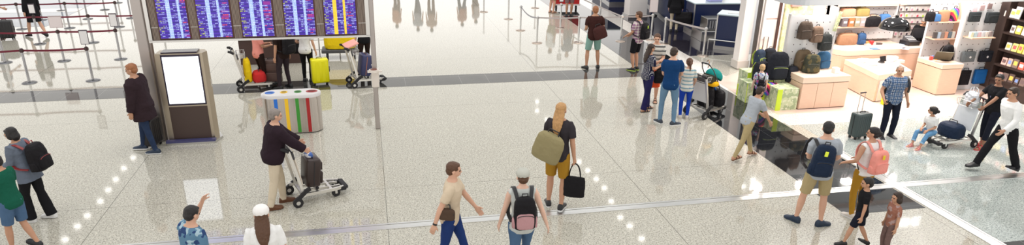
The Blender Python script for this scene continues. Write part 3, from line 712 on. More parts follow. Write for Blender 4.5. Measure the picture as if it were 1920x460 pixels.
# ---------------------------------------------------------------- recycling bin
bn = thing('recycling_bin', 'long rounded steel recycling bin with blue, yellow, green and red stripes', 'bin', (-1.72, 14.46, 0))
def stad(z, hw, r, n=12, x=0, y=0): return [V((x+hw+r*math.cos(a), y+r*math.sin(a), z)) for a in [-PI/2+PI*i/n for i in range(n+1)]] + [V((x-hw+r*math.cos(a), y+r*math.sin(a), z)) for a in [PI/2+PI*i/n for i in range(n+1)]]
binm = metal('bin_steel', (.60, .55, .52), .20); k = NT(binm); p = k.pos(); k.bump(k.line(p[0], .05, .01, .012), .5, .01)
MB().loft([stad(.02, .36, .235), stad(.80, .36, .235)]).build('drum', binm, bn)
MB().loft([stad(0, .355, .225), stad(.03, .355, .225)]).build('plinth', blk, bn)
MB().loft([stad(.79, .365, .245), stad(.85, .365, .245), stad(.862, .35, .225)]).build('lid', plastic('lid_pale', (.66, .64, .64), .25), bn)
cols = [('blue', (.02, .16, .62)), ('yellow', (.90, .55, .02)), ('green', (.04, .28, .03)), ('red', (.38, .012, .015))]
for i, (cn, cc) in enumerate(cols):
    x = -.30+.215*i; mt = plastic('bin_'+cn, cc, .35)
    MB().b2((x-.035, -.243, .03), (x+.035, -.228, .79)).build('stripe', mt, bn, label=cn+' stripe')
    xo = -.43+.285*i; rw = (.10, .075, .075, .12)[i]
    q = MB().loft([[V((xo+rw*math.cos(a), .085*math.sin(a), z)) for a in [2*PI*j/20 for j in range(20)]] for z in (.860, .870)], 0, False); o = q.build('opening_rim', mt, bn, label=cn+' opening rim')
    MB().loft([[V((xo+rw*.72*math.cos(a), (.05 if i != 0 else .022)*math.sin(a), z)) for a in [2*PI*j/16 for j in range(16)]] for z in (.868, .874)], 0, False).build('opening', plastic('hole_'+cn, tuple(c*.35 for c in cc), .6), o)
# ---------------------------------------------------------------- stanchions and belts
belt_m = plastic('belt_maroon', (.16, .012, .03), .6); belt_g = plastic('belt_silver', (.50, .45, .44), .5)
def stanchion(label, x, y, dark=True, group=None, sign=None, h=.90):
    r = thing('stanchion', label, 'stanchion', (x, y, 0), group=group)
    pm = chrome if not dark else metal('dark_steel', (.45, .45, .47), .22)
    MB().loft([ring(V((0, 0, z)), V((1, 0, 0)), V((0, 1, 0)), a, a, 32) for z, a in ((0, .175), (.012, .175), (.022, .155), (.034, .045))]).build('base', metal('base_dark', (.20, .20, .21), .25) if dark else metal('base_warm', (.55, .45, .38), .2), r)
    MB().cyl((0, 0, .03), (0, 0, h-.08), .031, n=20).build('pole', pm, r)
    MB().cyl((0, 0, h-.09), (0, 0, h), .040, n=20).cyl((0, 0, h), (0, 0, h+.012), .030, n=20).box((0, 0, h-.045), (.10, .045, .07), bev=.006).box((0, 0, h-.045), (.045, .10, .07), bev=.006).build('belt_head', plastic('head_brown', (.05, .02, .02), .4) if dark else pm, r)
    if sign:
        w, hh, fc = sign
        MB().cyl((0, 0, h), (0, 0, h+.08), .008).b2((-w/2, -.008, h+.07), (w/2, .008, h+.07+hh)).build('sign_frame', plastic('sign_frame_'+fc, (.05, .03, .05) if fc == 'dark' else (.45, .36, .36)), r)
        MB().b2((-w/2+.012, -.011, h+.085), (w/2-.012, .011, h+.04+hh)).build('sign_sheet', plastic('sheet_'+fc, (.80, .78, .78) if fc == 'dark' else (.74, .66, .66)), r)
    return r
def belt(label, a, b, mat, z=.855, sag=.02, group=None, w=.05):
    a, b = V((a[0], a[1], z)), V((b[0], b[1], z)); c = (a+b)/2; d = (b-a).normalized(); a += d*.045; b -= d*.045
    pts = [a.lerp(b, t/8)-V((0, 0, sag*4*t/8*(1-t/8)))-c for t in range(9)]
    MB().strap(pts, w, .004, (0, 0, 1)).build('barrier_belt', mat, M=Matrix.Translation(c), label=label, cat='belt', group=group)
rows = [(19.13, (-10.24, -8.72, -7.22)), (21.4, (-11.76, -10.24, -8.72, -7.22)), (23.75, (-11.76, -10.26, -8.72, -6.6)), (26.2, (-11.76, -10.27, -8.68)), (27.83, (-11.76, -10.24, -8.76)), (29.7, (-11.8, -10.25, -8.6)), (31.3, (-11.8, -10.24))]
rn = ['nearest', 'second', 'third', 'fourth', 'fifth', 'sixth', 'farthest']; sn = ['rightmost', 'second from the right', 'third from the right', 'fourth from the right']
for ri, (y, xs) in enumerate(rows):
    xs = sorted(xs, reverse=True)
    for si, x in enumerate(xs):
        if ri == 0 and si == 2: continue
        sg = None; ex = ''
        if (ri, si) in ((0, 0), (1, 0)): sg = (.20, .38, 'dark'); ex = ' with small dark-framed sign'
        if (ri, si) == (1, 1): sg = (.34, .34, 'pink'); ex = ' with square pinkish sign'
        if (ri, si) == (2, 2): sg = (.18, .30, 'dark'); ex = ' with small white sign card'
        stanchion('steel stanchion%s, %s in %s maroon belt row' % (ex, sn[si], rn[ri]), x, y, sign=sg, group='stanchions in the left queue')
    xe = xs + [xs[-1]-1.5, xs[-1]-3.0]
    if ri == 4: continue
    for si in range(len(xe)-1):
        if at(0, 0).x > 1e9: break
        belt('maroon belt, %s span of the %s row in the left queue' % (['rightmost', 'second from right', 'third from right', 'fourth from right', 'fifth from right', 'sixth from right'][si], rn[ri]), (xe[si], y), (xe[si+1], y), belt_m, group='maroon belts of the left queue')
st2 = [(5.47, 21.85, 'at the left end of the grey belt before the teal shorts man'), (6.87, 21.7, 'left of the man in teal shorts'), (8.38, 21.7, 'behind the man with the plaid shirt, on the dark band'), (10.3, 19.41, 'at the corner beside the check-in counters'),
       (6.9, 24.08, 'carrying a small white sign card'), (5.35, 23.89, 'standing alone second in the column of four'), (5.33, 26.0, 'third in the column of four'), (4.6, 26.6, 'leftmost of the far right queue'), (6.94, 28.24, 'topmost beside the man in tan shorts'), (9.5, 21.75, 'tall post with large grey sign panel beside the check-in floor'), (8.95, 25.6, 'far on the dark band behind the man in teal shorts'), (9.72, 21.15, 'short one at the left end of the pale belt before the counters')]
del st2[7]; st2.insert(7, (4.62, 27.6, 'leftmost of the far right queue'))
for i, (x, y, t) in enumerate(st2):
    stanchion('silver stanchion '+t, x, y, False, 'stanchions in the right queue', sign=((.16, .24, 'dark') if i == 4 else (.30, .62, 'pink') if i == 9 else None))
belt('grey belt from the lone near stanchion to the man in teal shorts', (5.47, 21.85), (6.87, 21.7), belt_g, group='grey belts')
belt('grey belt running behind the man in teal shorts', (6.87, 21.7), (8.38, 21.7), belt_g, group='grey belts')
belt('grey belt behind the plaid shirt man with backpack', (8.38, 21.7), (9.5, 21.75), belt_g, group='grey belts')
belt('pale belt stretched in front of the check-in floor', (9.72, 21.15), (10.3, 19.41), belt_g, group='grey belts', w=.06)
belt('grey belt running up along the dark floor band', (8.38, 21.7), (8.0, 27.5), belt_g, sag=.03, group='grey belts')
belt('dark grey belt sagging behind the lone near stanchion', (5.47, 21.85), (5.35, 23.89), plastic('belt_grey', (.3, .3, .33)), sag=.12, group='grey belts')
# ---------------------------------------------------------------- check-in counters
navy = plastic('counter_navy', (.008, .018, .075), .35)
def counter(label, M, w, d, h, top=True, scale_=False):
    r = thing('checkin_counter', label, 'counter', M=M)
    MB().b2((0, 0, .10), (w, d, h)).build('body', navy, r); MB().b2((-.02, -.04, 0), (w+.02, d, .12)).build('plinth', steel, r)
    q = MB()
    for x in (0, w): q.b2((x-.02, -.02, .08), (x+.02, .02, h))
    q.build('corner_trim', alu, r)
    if top: MB().b2((-.03, -.04, h), (w+.03, d+.03, h+.045), bev=.01).build('countertop', plastic('counter_top', (.50, .60, .64), .2), r)
    return r
cM = face_to((11.12, 20.28), rad(-38))
c1 = counter('navy check-in counter with pale top beside the white shop column', cM, 1.0, .8, 1.12)
MB().tube([(-.18, -.12, .32), (1.0, -.12, .32)], .022, 8).tube([(-.18, -.12, 0), (-.18, -.12, .32)], .02).build('guard_rail', alu, c1)
p0 = MB().box((0, 0, .004), (.5, .3, .008), rz=.2); p0.build('document_tray', paper, M=cM @ Matrix.Translation((.5, .4, 1.166)), label='white papers lying on the navy check-in counter', cat='papers')
wu = thing('baggage_scale', 'stainless baggage scale unit with grille between check-in counters', 'scale', (11.15, 21.3, 0), rad(-4))
MB().b2((0, 0, 0), (1.5, .9, .35), bev=.01).build('platform', steel, wu); MB().b2((.25, .2, .35), (1.0, .8, .75), bev=.01).build('scale_housing', steel, wu)
gr = principled('grille', (.1, .1, .1), .4); k = NT(gr); p = k.pos(); k.put(k.b.inputs['Base Color'], k.mix(k.line(p[0], .09, 0, .045), (.06, .06, .07), (.35, .35, .36)))
MB().b2((.33, .185, .42), (.92, .2, .68)).build('grille', gr, wu)
c2 = counter('navy check-in desk behind the baggage scale', face_to((11.45, 22.6), rad(-4)), 1.9, .8, 1.05)
MB().box((0, 0, .06), (.5, .32, .12), bev=.01).build('paper_box', plastic('lilac_box', (.42, .42, .75)), M=Matrix.Translation((12.35, 22.95, 1.10)), label='lilac box on the navy check-in desk', cat='box')
c3 = counter('long navy check-in counter front behind the person carrying the black bag', face_to((12.1, 24.2), rad(80)), 4.0, .8, 1.1)
c4 = counter('far navy check-in counter beside the bright floor border', face_to((11.2, 28.6), rad(85)), 3.2, .8, 1.1)
wc = thing('white_pillar', 'broad white pillar rising at the top edge by the dark band', 'pillar', (at(1192, 32).x, at(1192, 32).y, 0)); MB().b2((-.38, -.2, 0), (.38, .4, 5), bev=.02).build('shaft', white_p, wc); MB().b2((-.41, -.23, 0), (.41, .43, .12)).build('plinth', steel, wc)
# ---------------------------------------------------------------- trolleys and luggage
navy_c = cloth('navy_nylon', (.010, .020, .045), .5); black_c = cloth('black_nylon', (.010, .009, .011), .55); red_c = cloth('red_cloth', (.55, .03, .03)); yel_c = cloth('yellow_cloth', (.85, .60, .01), .5)
brownbk = plastic('brown_black_shell', (.030, .016, .014), .35)
a0 = at(559, 392); b0 = at(628, 371); dv = b0-a0; TY = math.atan2(-dv.x, dv.y)
mc = (at(559, 390)+at(552, 364))/2; MT = face_to((mc.x+.02, mc.y+.02), rad(-70))
t0 = trolley('luggage trolley pushed by the man in beige trousers, carrying one black suitcase', MT, panel=plastic('trolley_cream', (.80, .72, .62)))
suitcase('black suitcase standing on the trolley of the man in beige trousers', MT @ Matrix.Translation((.0, .24, .20)) @ Matrix.Rotation(PI, 4, 'Z') @ Matrix.Rotation(.10, 4, 'X'), .42, .24, .50, brownbk, soft_=True)
q = MB(); soft(q, (0, 0, 0), .22, .12, .07, taper=.9); link('travel_pillow', remesh(q, .009, 'pillow', cloth('blue_patterned', (.06, .12, .35), .7, .6, 'blotch', (.7, .7, .75)), 1), M=MT @ Matrix.Translation((0, .26, .76)), label='small blue and white bundle on top of the black trolley suitcase', cat='bundle')
MF = face_to(((at(1312, 222)+at(1300, 213))/2)[:2], rad(-68))
trolley('luggage trolley of the family, piled with backpacks and a folded stroller', MF, panel=plastic('trolley_grey', (.70, .70, .70)))
def soft_bag(name, label, cat, M, w, d, h, mat, p=3.0, disp=.014, group=None, handle=None):
    q = MB(); soft(q, (0, 0, 0), w, d, h, p); r = thing(name, label, cat, M=M, group=group); link('bag_body', remesh(q, .011, name, mat, 1, disp, .10), r)
    MB().tube([(-w*.2, 0, h*.96), (-w*.16, 0, h+.06), (w*.16, 0, h+.06), (w*.2, 0, h*.96)], .010, 8).build('handle', handle or blk, r)
    MB().tube([(w*.42*math.cos(a), -d*.3, h*.55+h*.35*math.sin(a)) for a in [PI*j/12 for j in range(13)]], .005, 6).build('zip', handle or blk, r); return r
fb = backpack('black backpack with blue and yellow straps standing on the family trolley', MF @ Matrix.Translation((0, .26, .20)) @ Matrix.Rotation(PI, 4, 'Z'), .38, .24, .52, black_c, blk, worn=False)
MB().strap([(-.05, -.26, .10), (-.05, -.27, .30), (-.04, -.2, .47)], .035, .01, (1, 0, 0)).build('blue_strap', plastic('strap_blue', (.02, .20, .70)), fb); MB().strap([(.12, -.22, .10), (.13, -.24, .35), (.1, -.15, .48)], .02, .01, (1, 0, 0)).build('yellow_strap', plastic('strap_yellow', (.85, .65, .02)), fb)
soft_bag('duffel_bag', 'black duffel bag at the front of the family trolley', 'bag', MF @ Matrix.Translation((0, .58, .19)), .50, .34, .40, black_c)
soft_bag('yellow_bag', 'yellow soft bag lying on top of the family trolley luggage', 'bag', MF @ Matrix.Translation((.02, .32, .72)), .42, .26, .12, cloth('amber_cloth', (.80, .42, .01)))
# stroller folded on top
sM = MF @ Matrix.Translation((.0, .36, .82)) @ Matrix.Rotation(-.5, 4, 'X')
sr = thing('folded_stroller', 'folded baby stroller with teal hood on the family trolley', 'stroller', M=sM)
q = MB(); q.ell((0, .02, .12), (.19, .24, .17), n=20, k=12, zmin=-.2); link('hood', remesh(q, .011, 'hood', cloth('teal_cloth', (.01, .22, .20)), 1, .012, .1), sr)
q = MB(); soft(q, (0, -.1, -.10), .34, .26, .22); link('seat_fabric', remesh(q, .011, 'seat', cloth('olive_dark_cloth', (.05, .045, .03)), 1, .012, .1), sr)
for sx in (-1, 1):
    MB().tube([(sx*.17, .35, -.18), (sx*.18, .05, .0), (sx*.17, -.28, .18), (sx*.12, -.40, .24)], .012, 8).build('side_tube', dgrey, sr)
    MB().cyl((sx*.17-.02, .38, -.2), (sx*.17+.02, .38, -.2), .07, n=18).build('wheel', rubber, sr)
MB().tube([(-.12, -.40, .24), (-.10, -.46, .26), (.10, -.46, .26), (.12, -.40, .24)], .016, 8).build('push_handle', blk, sr)
MB().tube([(0, -.3, .2), (-.01, -.33, .34), (-.05, -.34, .38), (-.09, -.32, .34)], .010, 8).build('umbrella_hook', plastic('wood_tan', (.35, .2, .1)), sr)
# girl's trolley: handle to the right/back, platform towards the left
mg = (at(1798, 282)+at(1778, 250))/2; MG = face_to((12.32, 11.42), rad(97))
trolley('luggage trolley with pale panel on which the little girl sits', MG, basket=True, panel=plastic('trolley_pale', (.62, .66, .70), .3), panelc=plastic('trolley_sage', (.30, .33, .30)))
soft_bag('travel_bag', 'dark navy travel bag with red trim lying on the girl’s trolley'.replace('’', "'"), 'bag', MG @ Matrix.Translation((0, .32, .20)), .50, .42, .30, navy_c)
wb = MB(); soft(wb, (0, 0, 0), .30, .18, .30, 2.6, .8)
pb = thing('plastic_bag', 'crumpled white plastic bag hanging at the trolley handle before the woman in black', 'bag', M=MG @ Matrix.Translation((-.02, -.02, .86)))
pbm = cloth('plastic_white', (.62, .64, .68), .3, 1.0); link('bag_body', remesh(wb, .010, 'pbag', pbm, 1, .05, .06), pb)
for sx in (-1, 1): MB().tube([(sx*.10, 0, .27), (sx*.07, 0, .38), (sx*.03, 0, .40), (sx*.02, 0, .28)], .010, 6).build('handle', pbm, pb)
# background trolleys
M2 = face_to(at(664, 160)[:2], rad(-75)); trolley('luggage trolley with blue suitcase right of the yellow suitcase', M2, panel=plastic('trolley_cream', (.80, .72, .62)))
suitcase('dark blue suitcase standing on the trolley near the slim post', M2 @ Matrix.Translation((0, .26, .2)) @ Matrix.Rotation(PI, 4, 'Z') @ Matrix.Rotation(.15, 4, 'X'), .42, .26, .56, plastic('blue_shell', (.03, .035, .11), .4), trimc=plastic('tan_trim', (.4, .15, .08)), soft_=True)
q = MB(); q.box((0, 0, .02), (.50, .34, .04), 0, .015); q.build('pink_jacket', cloth('pink_cloth', (.80, .38, .33)), M=M2 @ Matrix.Translation((0, -.02, 1.09)) @ Matrix.Rotation(.35, 4, 'X'), label='pale pink folded jacket draped over the trolley handle', cat='jacket')
M3 = face_to(at(456, 168)[:2], rad(-78)); trolley('luggage trolley loaded with red and yellow bags left of the pink shirt', M3, panel=plastic('trolley_cream', (.80, .72, .62)))
soft_bag('red_bag', 'red bag lying on the trolley beside the pink shirted person', 'bag', M3 @ Matrix.Translation((0, .42, .20)), .5, .34, .26, red_c)
soft_bag('yellow_bag', 'upright yellow bag on the trolley beside the pink shirted person', 'bag', M3 @ Matrix.Translation((0, .16, .20)), .34, .2, .62, yel_c)
ys = at(602, 158); suitcase('bright yellow hard-shell suitcase standing on the dark floor band', face_to(ys[:2], rad(12)), .44, .28, .64, plastic('yellow_shell', (.86, .80, .0), .3), trimc=plastic('zip_dark', (.05, .04, .01)), ribs=2)
suitcase('large grey-brown suitcase between the pink shirt and the black backpack people', face_to((at(512, 160))[:2], rad(-5)), .48, .30, .64, plastic('taupe_shell', (.10, .055, .045), .5), soft_=True)
yb = at(640, 108); M5 = face_to(yb[:2], rad(-90))
soft_bag('yellow_duffel', 'large yellow duffel bag far behind under the flight board', 'bag', Matrix.Translation((yb.x, yb.y, .30)), .95, .5, .55, yel_c)
dc = thing('luggage_cart', 'low dark cart carrying the large yellow duffel bag', 'cart', (yb.x, yb.y, 0)); MB().b2((-.55, -.28, .20), (.55, .28, .30), bev=.02).build('deck', dgrey, dc)
for sx in (-1, 1):
    for sy in (-1, 1): MB().cyl((sx*.4-.02, sy*.2, .1), (sx*.4+.02, sy*.2, .1), .1, n=18).build('wheel', rubber, dc)
for i, (px, py, lb) in enumerate(((520, 120, 'tall dark cabinet behind the people under the flight board'), (600, 105, 'low metal rack right of the white shirt under the flight board'))):
    c = at(px, py); r = thing('cabinet' if i == 0 else 'metal_rack', lb, 'cabinet' if i == 0 else 'rack', (c.x, c.y, 0))
    if i == 0:
        MB().b2((-1.0, 0, 0), (.75, .5, 1.5), bev=.01).build('body', plastic('cab_brown', (.06, .03, .025)), r); MB().b2((-.95, -.02, .8), (.7, 0, 1.45)).build('door', plastic('cab_dark', (.03, .015, .012)), r)
        MB().b2((-1.0, -.03, .72), (.75, 0, .76)).build('shelf_edge', alu, r)
    else:
        for x in (-.6, 0, .6): MB().tube([(x, 0, 0), (x, 0, .8)], .02).build('leg', alu, r)
        for z in (.2, .5, .8): MB().tube([(-.65, 0, z), (.65, 0, z)], .02).build('rail', alu, r)
s0 = at(1606, 260); suitcase('dark grey-green hard-shell suitcase with raised handle beside the plaid shirt man', face_to((at(1607, 259))[:2], rad(8)), .40, .25, .53, plastic('greygreen_shell', (.045, .065, .065), .35), pull=.42, ribs=7)
suitcase('black suitcase standing between the man in the dark jacket and the thick post', face_to(at(288, 275)[:2], rad(80)), .40, .26, .56, blk, ribs=5)
suitcase('black cabin suitcase at the far left edge behind the maroon belts', face_to(at(16, 74)[:2], rad(10)), .42, .3, .56, blk, ribs=4)
# ---------------------------------------------------------------- the bag shop
def onY(px, py, Y):
    d = FWD + RT*((px-CX)/FPX) + UP*((CY-py)/FPX); return V((0, 0, CAMH)) + d*(Y/d.y)
def onX(px, py, X):
    d = FWD + RT*((px-CX)/FPX) + UP*((CY-py)/FPX); return V((0, 0, CAMH)) + d*(X/d.x)
ordn = ['first', 'second', 'third', 'fourth', 'fifth', 'sixth', 'seventh', 'eighth', 'ninth', 'tenth', 'eleventh', 'twelfth']
maple = principled('peach_laminate', (.74, .50, .36), .4); k = NT(maple); p = k.pos()
mp = k.n('ShaderNodeMapping'); mp.inputs['Scale'].default_value = (2, 2, 14); k.t.links.new(k._tc.outputs['Object'], mp.inputs[0]); q = k.n('ShaderNodeTexNoise'); q.inputs['Scale'].default_value = 3; k.t.links.new(mp.outputs[0], q.inputs['Vector'])
k.put(k.b.inputs['Base Color'], k.mix(q.outputs['Fac'], (.70, .47, .34), (.78, .56, .42)))
peach_t = plastic('peach_top', (.80, .60, .47), .35); gap = plastic('gap_dark', (.10, .05, .035), .7); palem = plastic('pale_end', (.70, .68, .68), .4)
def fixture(name, label, M, w, d, h, doors=3, tt=.15):
    r = thing(name, label, 'display counter', M=M)
    MB().b2((.02, .02, 0), (w-.02, d-.02, .04)).build('toe_kick', gap, r); MB().b2((.03, .01, h-tt-.015), (w-.03, d-.02, h-tt)).build('recess', gap, r)
    dw = (w-.03)/doors
    for i in range(doors): MB().b2((.015+dw*i+.004, 0, .03), (.015+dw*(i+1)-.004, .03, h-tt-.012), bev=.003).build('door', maple, r)
    MB().b2((.01, .02, .03), (w-.01, d-.01, h-tt-.014)).build('carcass', maple, r)
    MB().b2((0, -.01, h-tt), (w, d, h), bev=.006).build('top', peach_t, r)
    return r
fixture('display_counter', 'peach wooden display counter beside the camouflage boxes, backpacks on top', face_to((10.12, 14.0), rad(1)), 1.32, .62, .82)
fixture('display_counter', 'peach wooden block counter in front of the right shelves', face_to((14.50, 14.52), rad(1)), .66, .85, .84, 1, .12)
isl = thing('display_counter', 'pale central island counter with papers, behind the plaid shirt man', 'display counter', (0, 0, 0))
fp = [(12.42, 14.25), (13.62, 14.53), (14.02, 15.78), (12.62, 15.84)]
def prism(pts, z0, z1, mat, name, par, grow=0):
    c = sum((V((x, y, 0)) for x, y in pts), V())/len(pts)
    P = [c+(V((x, y, 0))-c)*(1+grow) for x, y in pts]
    return MB().loft([[p+V((0, 0, z0)) for p in P], [p+V((0, 0, z1)) for p in P]], 0, False).build(name, mat, par)
prism(fp, .03, .58, maple, 'carcass', isl, -.01); prism(fp, .0, .03, gap, 'recess', isl, -.03); prism(fp, .585, .72, peach_t, 'top', isl, .0); prism(fp, .572, .59, gap, 'shadow_gap', isl, -.015)
MB().loft([[V((12.50, 14.262-.01, z)), V((13.62, 14.523-.01, z)), V((13.62, 14.54, z)), V((12.50, 14.28, z))] for z in (.03, .57)], 0, False).build('end_panel', palem, isl)
yb_ = tag(MB().b2((12.52, 13.98, 0), (12.80, 14.12, .34), bev=.02).build('yellow_box', plastic('shop_yellow', (.90, .72, .0), .5)), 'yellow shopping bag standing at the island counter behind the plaid shirt man', 'bag')
bc = thing('cash_desk', 'long pale cash desk counter with rounded corner at the back of the shop', 'counter', (0, 0, 0))
cpts = [(15.75, 16.0), (15.75, 16.5), (12.55, 16.5)] + arc(12.85, 16.3, .34, PI, PI*1.5, 8)
prism(cpts, .03, .76, maple, 'front', bc, -.012); prism(cpts, 0, .03, gap, 'recess', bc, -.02); prism(cpts, .77, .92, peach_t, 'top', bc, 0); prism(cpts, .755, .775, gap, 'shadow_gap', bc, -.016)
# back shelves
bs = thing('shelf_unit', 'peach wall shelving holding bags and binders at the back left of the shop', 'shelves', (0, 0, 0))
zs = [onY(1600, 84, 17.0).z, onY(1600, 49, 17.0).z, onY(1600, 31, 17.0).z, onY(1600, 9, 17.0).z]
xl, xr = onY(1563, 50, 17.0).x, onY(1692, 50, 17.0).x
MB().b2((xl, 17.3, .9), (xr, 17.46, 2.5)).build('back_panel', peg, bs); MB().b2((xl, 16.98, 0), (xl+.06, 17.42, 2.5)).build('side_panel', palem, bs)
MB().b2((xl, 16.9, 0), (xr, 17.4, zs[0]), bev=.01).build('base_cabinet', peach_t, bs)
for z, xe in ((zs[1], 1645), (zs[2], 1645), (zs[3], 1690)): MB().b2((xl, 16.95, z-.04), (onY(xe, 45, 17.0).x, 17.3, z)).build('shelf_board', maple, bs)
def on_shelf(px, y, z): return (onY(px, 45, y).x, y, z)
soft_bag('travel_bag', 'tan brown travel case lying on the lower back shelf', 'bag', face_to(on_shelf(1594, 17.08, zs[0])), .62, .24, .34, cloth('tan_brown', (.36, .20, .12)), 4, handle=plastic('brown_trim', (.2, .1, .06)))
soft_bag('travel_bag', 'tan bag on the top back shelf at the left', 'bag', face_to(on_shelf(1585, 17.08, zs[2])), .46, .24, .24, cloth('tan_light', (.50, .28, .18)), 4, handle=plastic('brown_trim', (.2, .1, .06)))
soft_bag('travel_bag', 'olive bag on the top back shelf', 'bag', face_to(on_shelf(1611, 17.08, zs[2])), .44, .24, .24, cloth('olive_bag', (.28, .22, .08)), 4, handle=plastic('brown_trim', (.2, .1, .06)))
soft_bag('travel_bag', 'black messenger bag on the back shelf left of the lamp', 'bag', face_to(on_shelf(1634, 16.98, zs[1]-.02)), .52, .22, .30, black_c, 4)
soft_bag('travel_bag', 'blue bag with black strap on the back shelf behind the black lamp', 'bag', face_to(on_shelf(1656, 17.05, zs[1])), .36, .2, .32, cloth('blue_bag', (.06, .15, .33)), 4)
soft_bag('travel_bag', 'slim brown bag on the highest back shelf', 'bag', face_to(on_shelf(1652, 17.08, zs[3])), .72, .22, .16, cloth('tan_brown', (.36, .20, .12)), 4)
backpack('blue backpack standing on the lower back shelf', face_to(on_shelf(1621, 17.02, zs[0])), .26, .16, .34, cloth('denim_bag', (.04, .09, .2)), blk, worn=False)
for i, (px, c, nm) in enumerate(((1579, (.14, .12, .13), 'dark grey'), (1591, (.55, .16, .06), 'orange'), (1602, (.28, .25, .17), 'olive'), (1612, (.34, .29, .29), 'taupe'))):
    x, y, z = on_shelf(px, 17.05, zs[1]); r = thing('storage_box', nm+' upright box on the middle back shelf', 'box', (x, y, z), group='boxes on the middle back shelf')
    MB().b2((-.085, -.12, 0), (.085, .12, .25), bev=.005).build('box_body', plastic('box_%d' % i, c), r); MB().b2((-.05, -.125, .10), (.05, -.119, .16)).build('label_plate', paper, r)
for i, (px, w, h, c, nm) in enumerate(((1632, .10, .10, (.7, .3, .1), 'orange'), (1640, .12, .12, (.75, .05, .05), 'red'), (1646, .10, .07, (.7, .66, .6), 'cream'), (1634, .16, .05, (.65, .6, .55), 'beige'), (1655, .16, .08, (.12, .09, .08), 'brown'))):
    x, y, z = on_shelf(px, 16.96-.03*i, zs[0]); MB().b2((-w/2, -.05, 0), (w/2, .05, h), bev=.004).build('gift_box', plastic('gift_'+nm, c), M=Matrix.Translation((x, y-.02, z)), label='small %s gift box on the lower back shelf' % nm, cat='box', group='small gift boxes')
# pendant lamp
lc = at(1677, 54, 1.80); lp = thing('pendant_lamp', 'glossy black dome pendant lamp over the island counter', 'lamp', (lc.x, lc.y, 1.80))
q = MB(); prof = [(.365*math.cos(a), .30*math.sin(a)) for a in [PI/2*i/14 for i in range(14)]]
q.loft([ring(V((0, 0, z)), V((1, 0, 0)), V((0, 1, 0)), r, r, 40) for r, z in prof] , cap=False); q.cyl((0, 0, .28), (0, 0, .34), .04)
gl = plastic('lamp_gloss_black', (.006, .006, .007), .06); q.build('shade', gl, lp); MB().cyl((0, 0, .34), (0, 0, 2.2), .006).build('cord', blk, lp)
MB().ell((0, 0, .10), (.06, .06, .08)).build('bulb', principled('bulb_glow', (1, 1, 1), .4, emit=(1, .9, .75), es=6), lp)
for sx in (-1, 0, 1): pass
# cash desk equipment
x, y, z = 15.0, 16.2, .92
c0 = at(1752, 80, .92); c1_ = at(1722, 78, .92)
r = thing('monitor', 'flat black monitor on the cash desk beside the clerk', 'monitor', (at(1722, 80, .92).x, at(1722, 80, .92).y, .92), rad(-8))
MB().b2((-.24, -.015, .12), (.24, .015, .43), bev=.006).build('screen_panel', blk, r); MB().b2((-.22, -.02, .14), (.22, -.013, .41)).build('screen', plastic('dark_screen', (.03, .03, .035), .15), r); MB().b2((-.02, -.01, 0), (.02, .01, .14)).b2((-.1, -.07, 0), (.1, .07, .015)).build('stand', blk, r)
r = thing('cash_register', 'black cash register with keys on the cash desk', 'register', (at(1706, 84, .92).x, at(1706, 84, .92).y, .92), rad(5))
MB().b2((-.2, -.15, 0), (.2, .2, .12), bev=.01).build('drawer', blk, r); MB().loft([[V((-.16, -.12, .12)), V((.12, -.12, .12)), V((.12, .15, .12)), V((-.16, .15, .12))], [V((-.16, -.08, .15)), V((.12, -.08, .15)), V((.12, .15, .24)), V((-.16, .15, .24))]], 0, False).build('keyboard', dgrey, r)
q = MB(); 
for i in range(5):
    for j in range(3): q.box((-.13+.055*i, -.05+.06*j, .165+.028*j), (.035, .035, .012), 0)
q.build('keys', palem, r)
MB().b2((-.25, -.16, 0), (.25, .16, .17), bev=.01).build('printer', blk, M=Matrix.Translation((at(1752, 86, .92).x, at(1752, 86, .92).y+.1, .92)), label='bulky black printer on the cash desk right of the monitor', cat='printer')
for i, (px, py, rz, c) in enumerate(((1692, 90, .3, (.75, .5, .55)), (1698, 92, .7, (.6, .55, .6)), (1686, 84, .1, (.5, .6, .75)), (1640, 92, 0, (.1, .2, .35)), (1662, 90, .2, (.8, .75, .7)))):
    c_ = at(px, py, .922); MB().box((0, 0, .006), (.24, .17, .012), rz=rz).build('brochure', plastic('brochure_%d' % i, c), M=Matrix.Translation(c_), label='brochure lying on the cash desk, %s from the left' % (ordn[[3, 4, 2, 0, 1][i]]), cat='brochure', group='brochures on the cash desk')
# island items
for i, (px, py, rz, c) in enumerate(((1612, 112, .5, (.78, .78, .76)), (1618, 117, .3, (.6, .55, .5)), (1622, 111, -.2, (.75, .6, .55)), (1630, 118, .6, (.8, .8, .82)), (1636, 122, .1, (.65, .6, .6)), (1645, 113, .4, (.8, .78, .76)), (1680, 122, .3, (.80, .80, .82)), (1690, 126, -.3, (.7, .6, .58)), (1672, 128, 0, (.8, .8, .8)))):
    c_ = at(px, py, .722); MB().box((0, 0, .008), (.19, .13, .016), rz=rz).build('leaflet', plastic('leaflet_%d' % i, c), M=Matrix.Translation(c_), label='leaflet on the central island counter, %s counting from the left' % ordn[i], cat='leaflet', group='leaflets on the island counter')
def stand_tablet(label, pos, rz):
    r = thing('tablet_stand', label, 'tablet', pos, rz); R = Matrix.Rotation(-.35, 3, 'X')
    MB().box((0, 0, .11), (.22, .012, .15), bev=.004, R=R).build('tablet', blk, r); MB().loft([[V((-.06, -.04, 0)), V((.06, -.04, 0)), V((.06, .1, 0)), V((-.06, .1, 0))], [V((-.03, 0, .10)), V((.03, 0, .10)), V((.03, .03, .10)), V((-.03, .03, .10))]], 0, False).build('stand', dgrey, r)
c_ = at(1654, 118, .722); stand_tablet('black tablet on a small stand on the central island counter', (c_.x, c_.y, .722), .2)
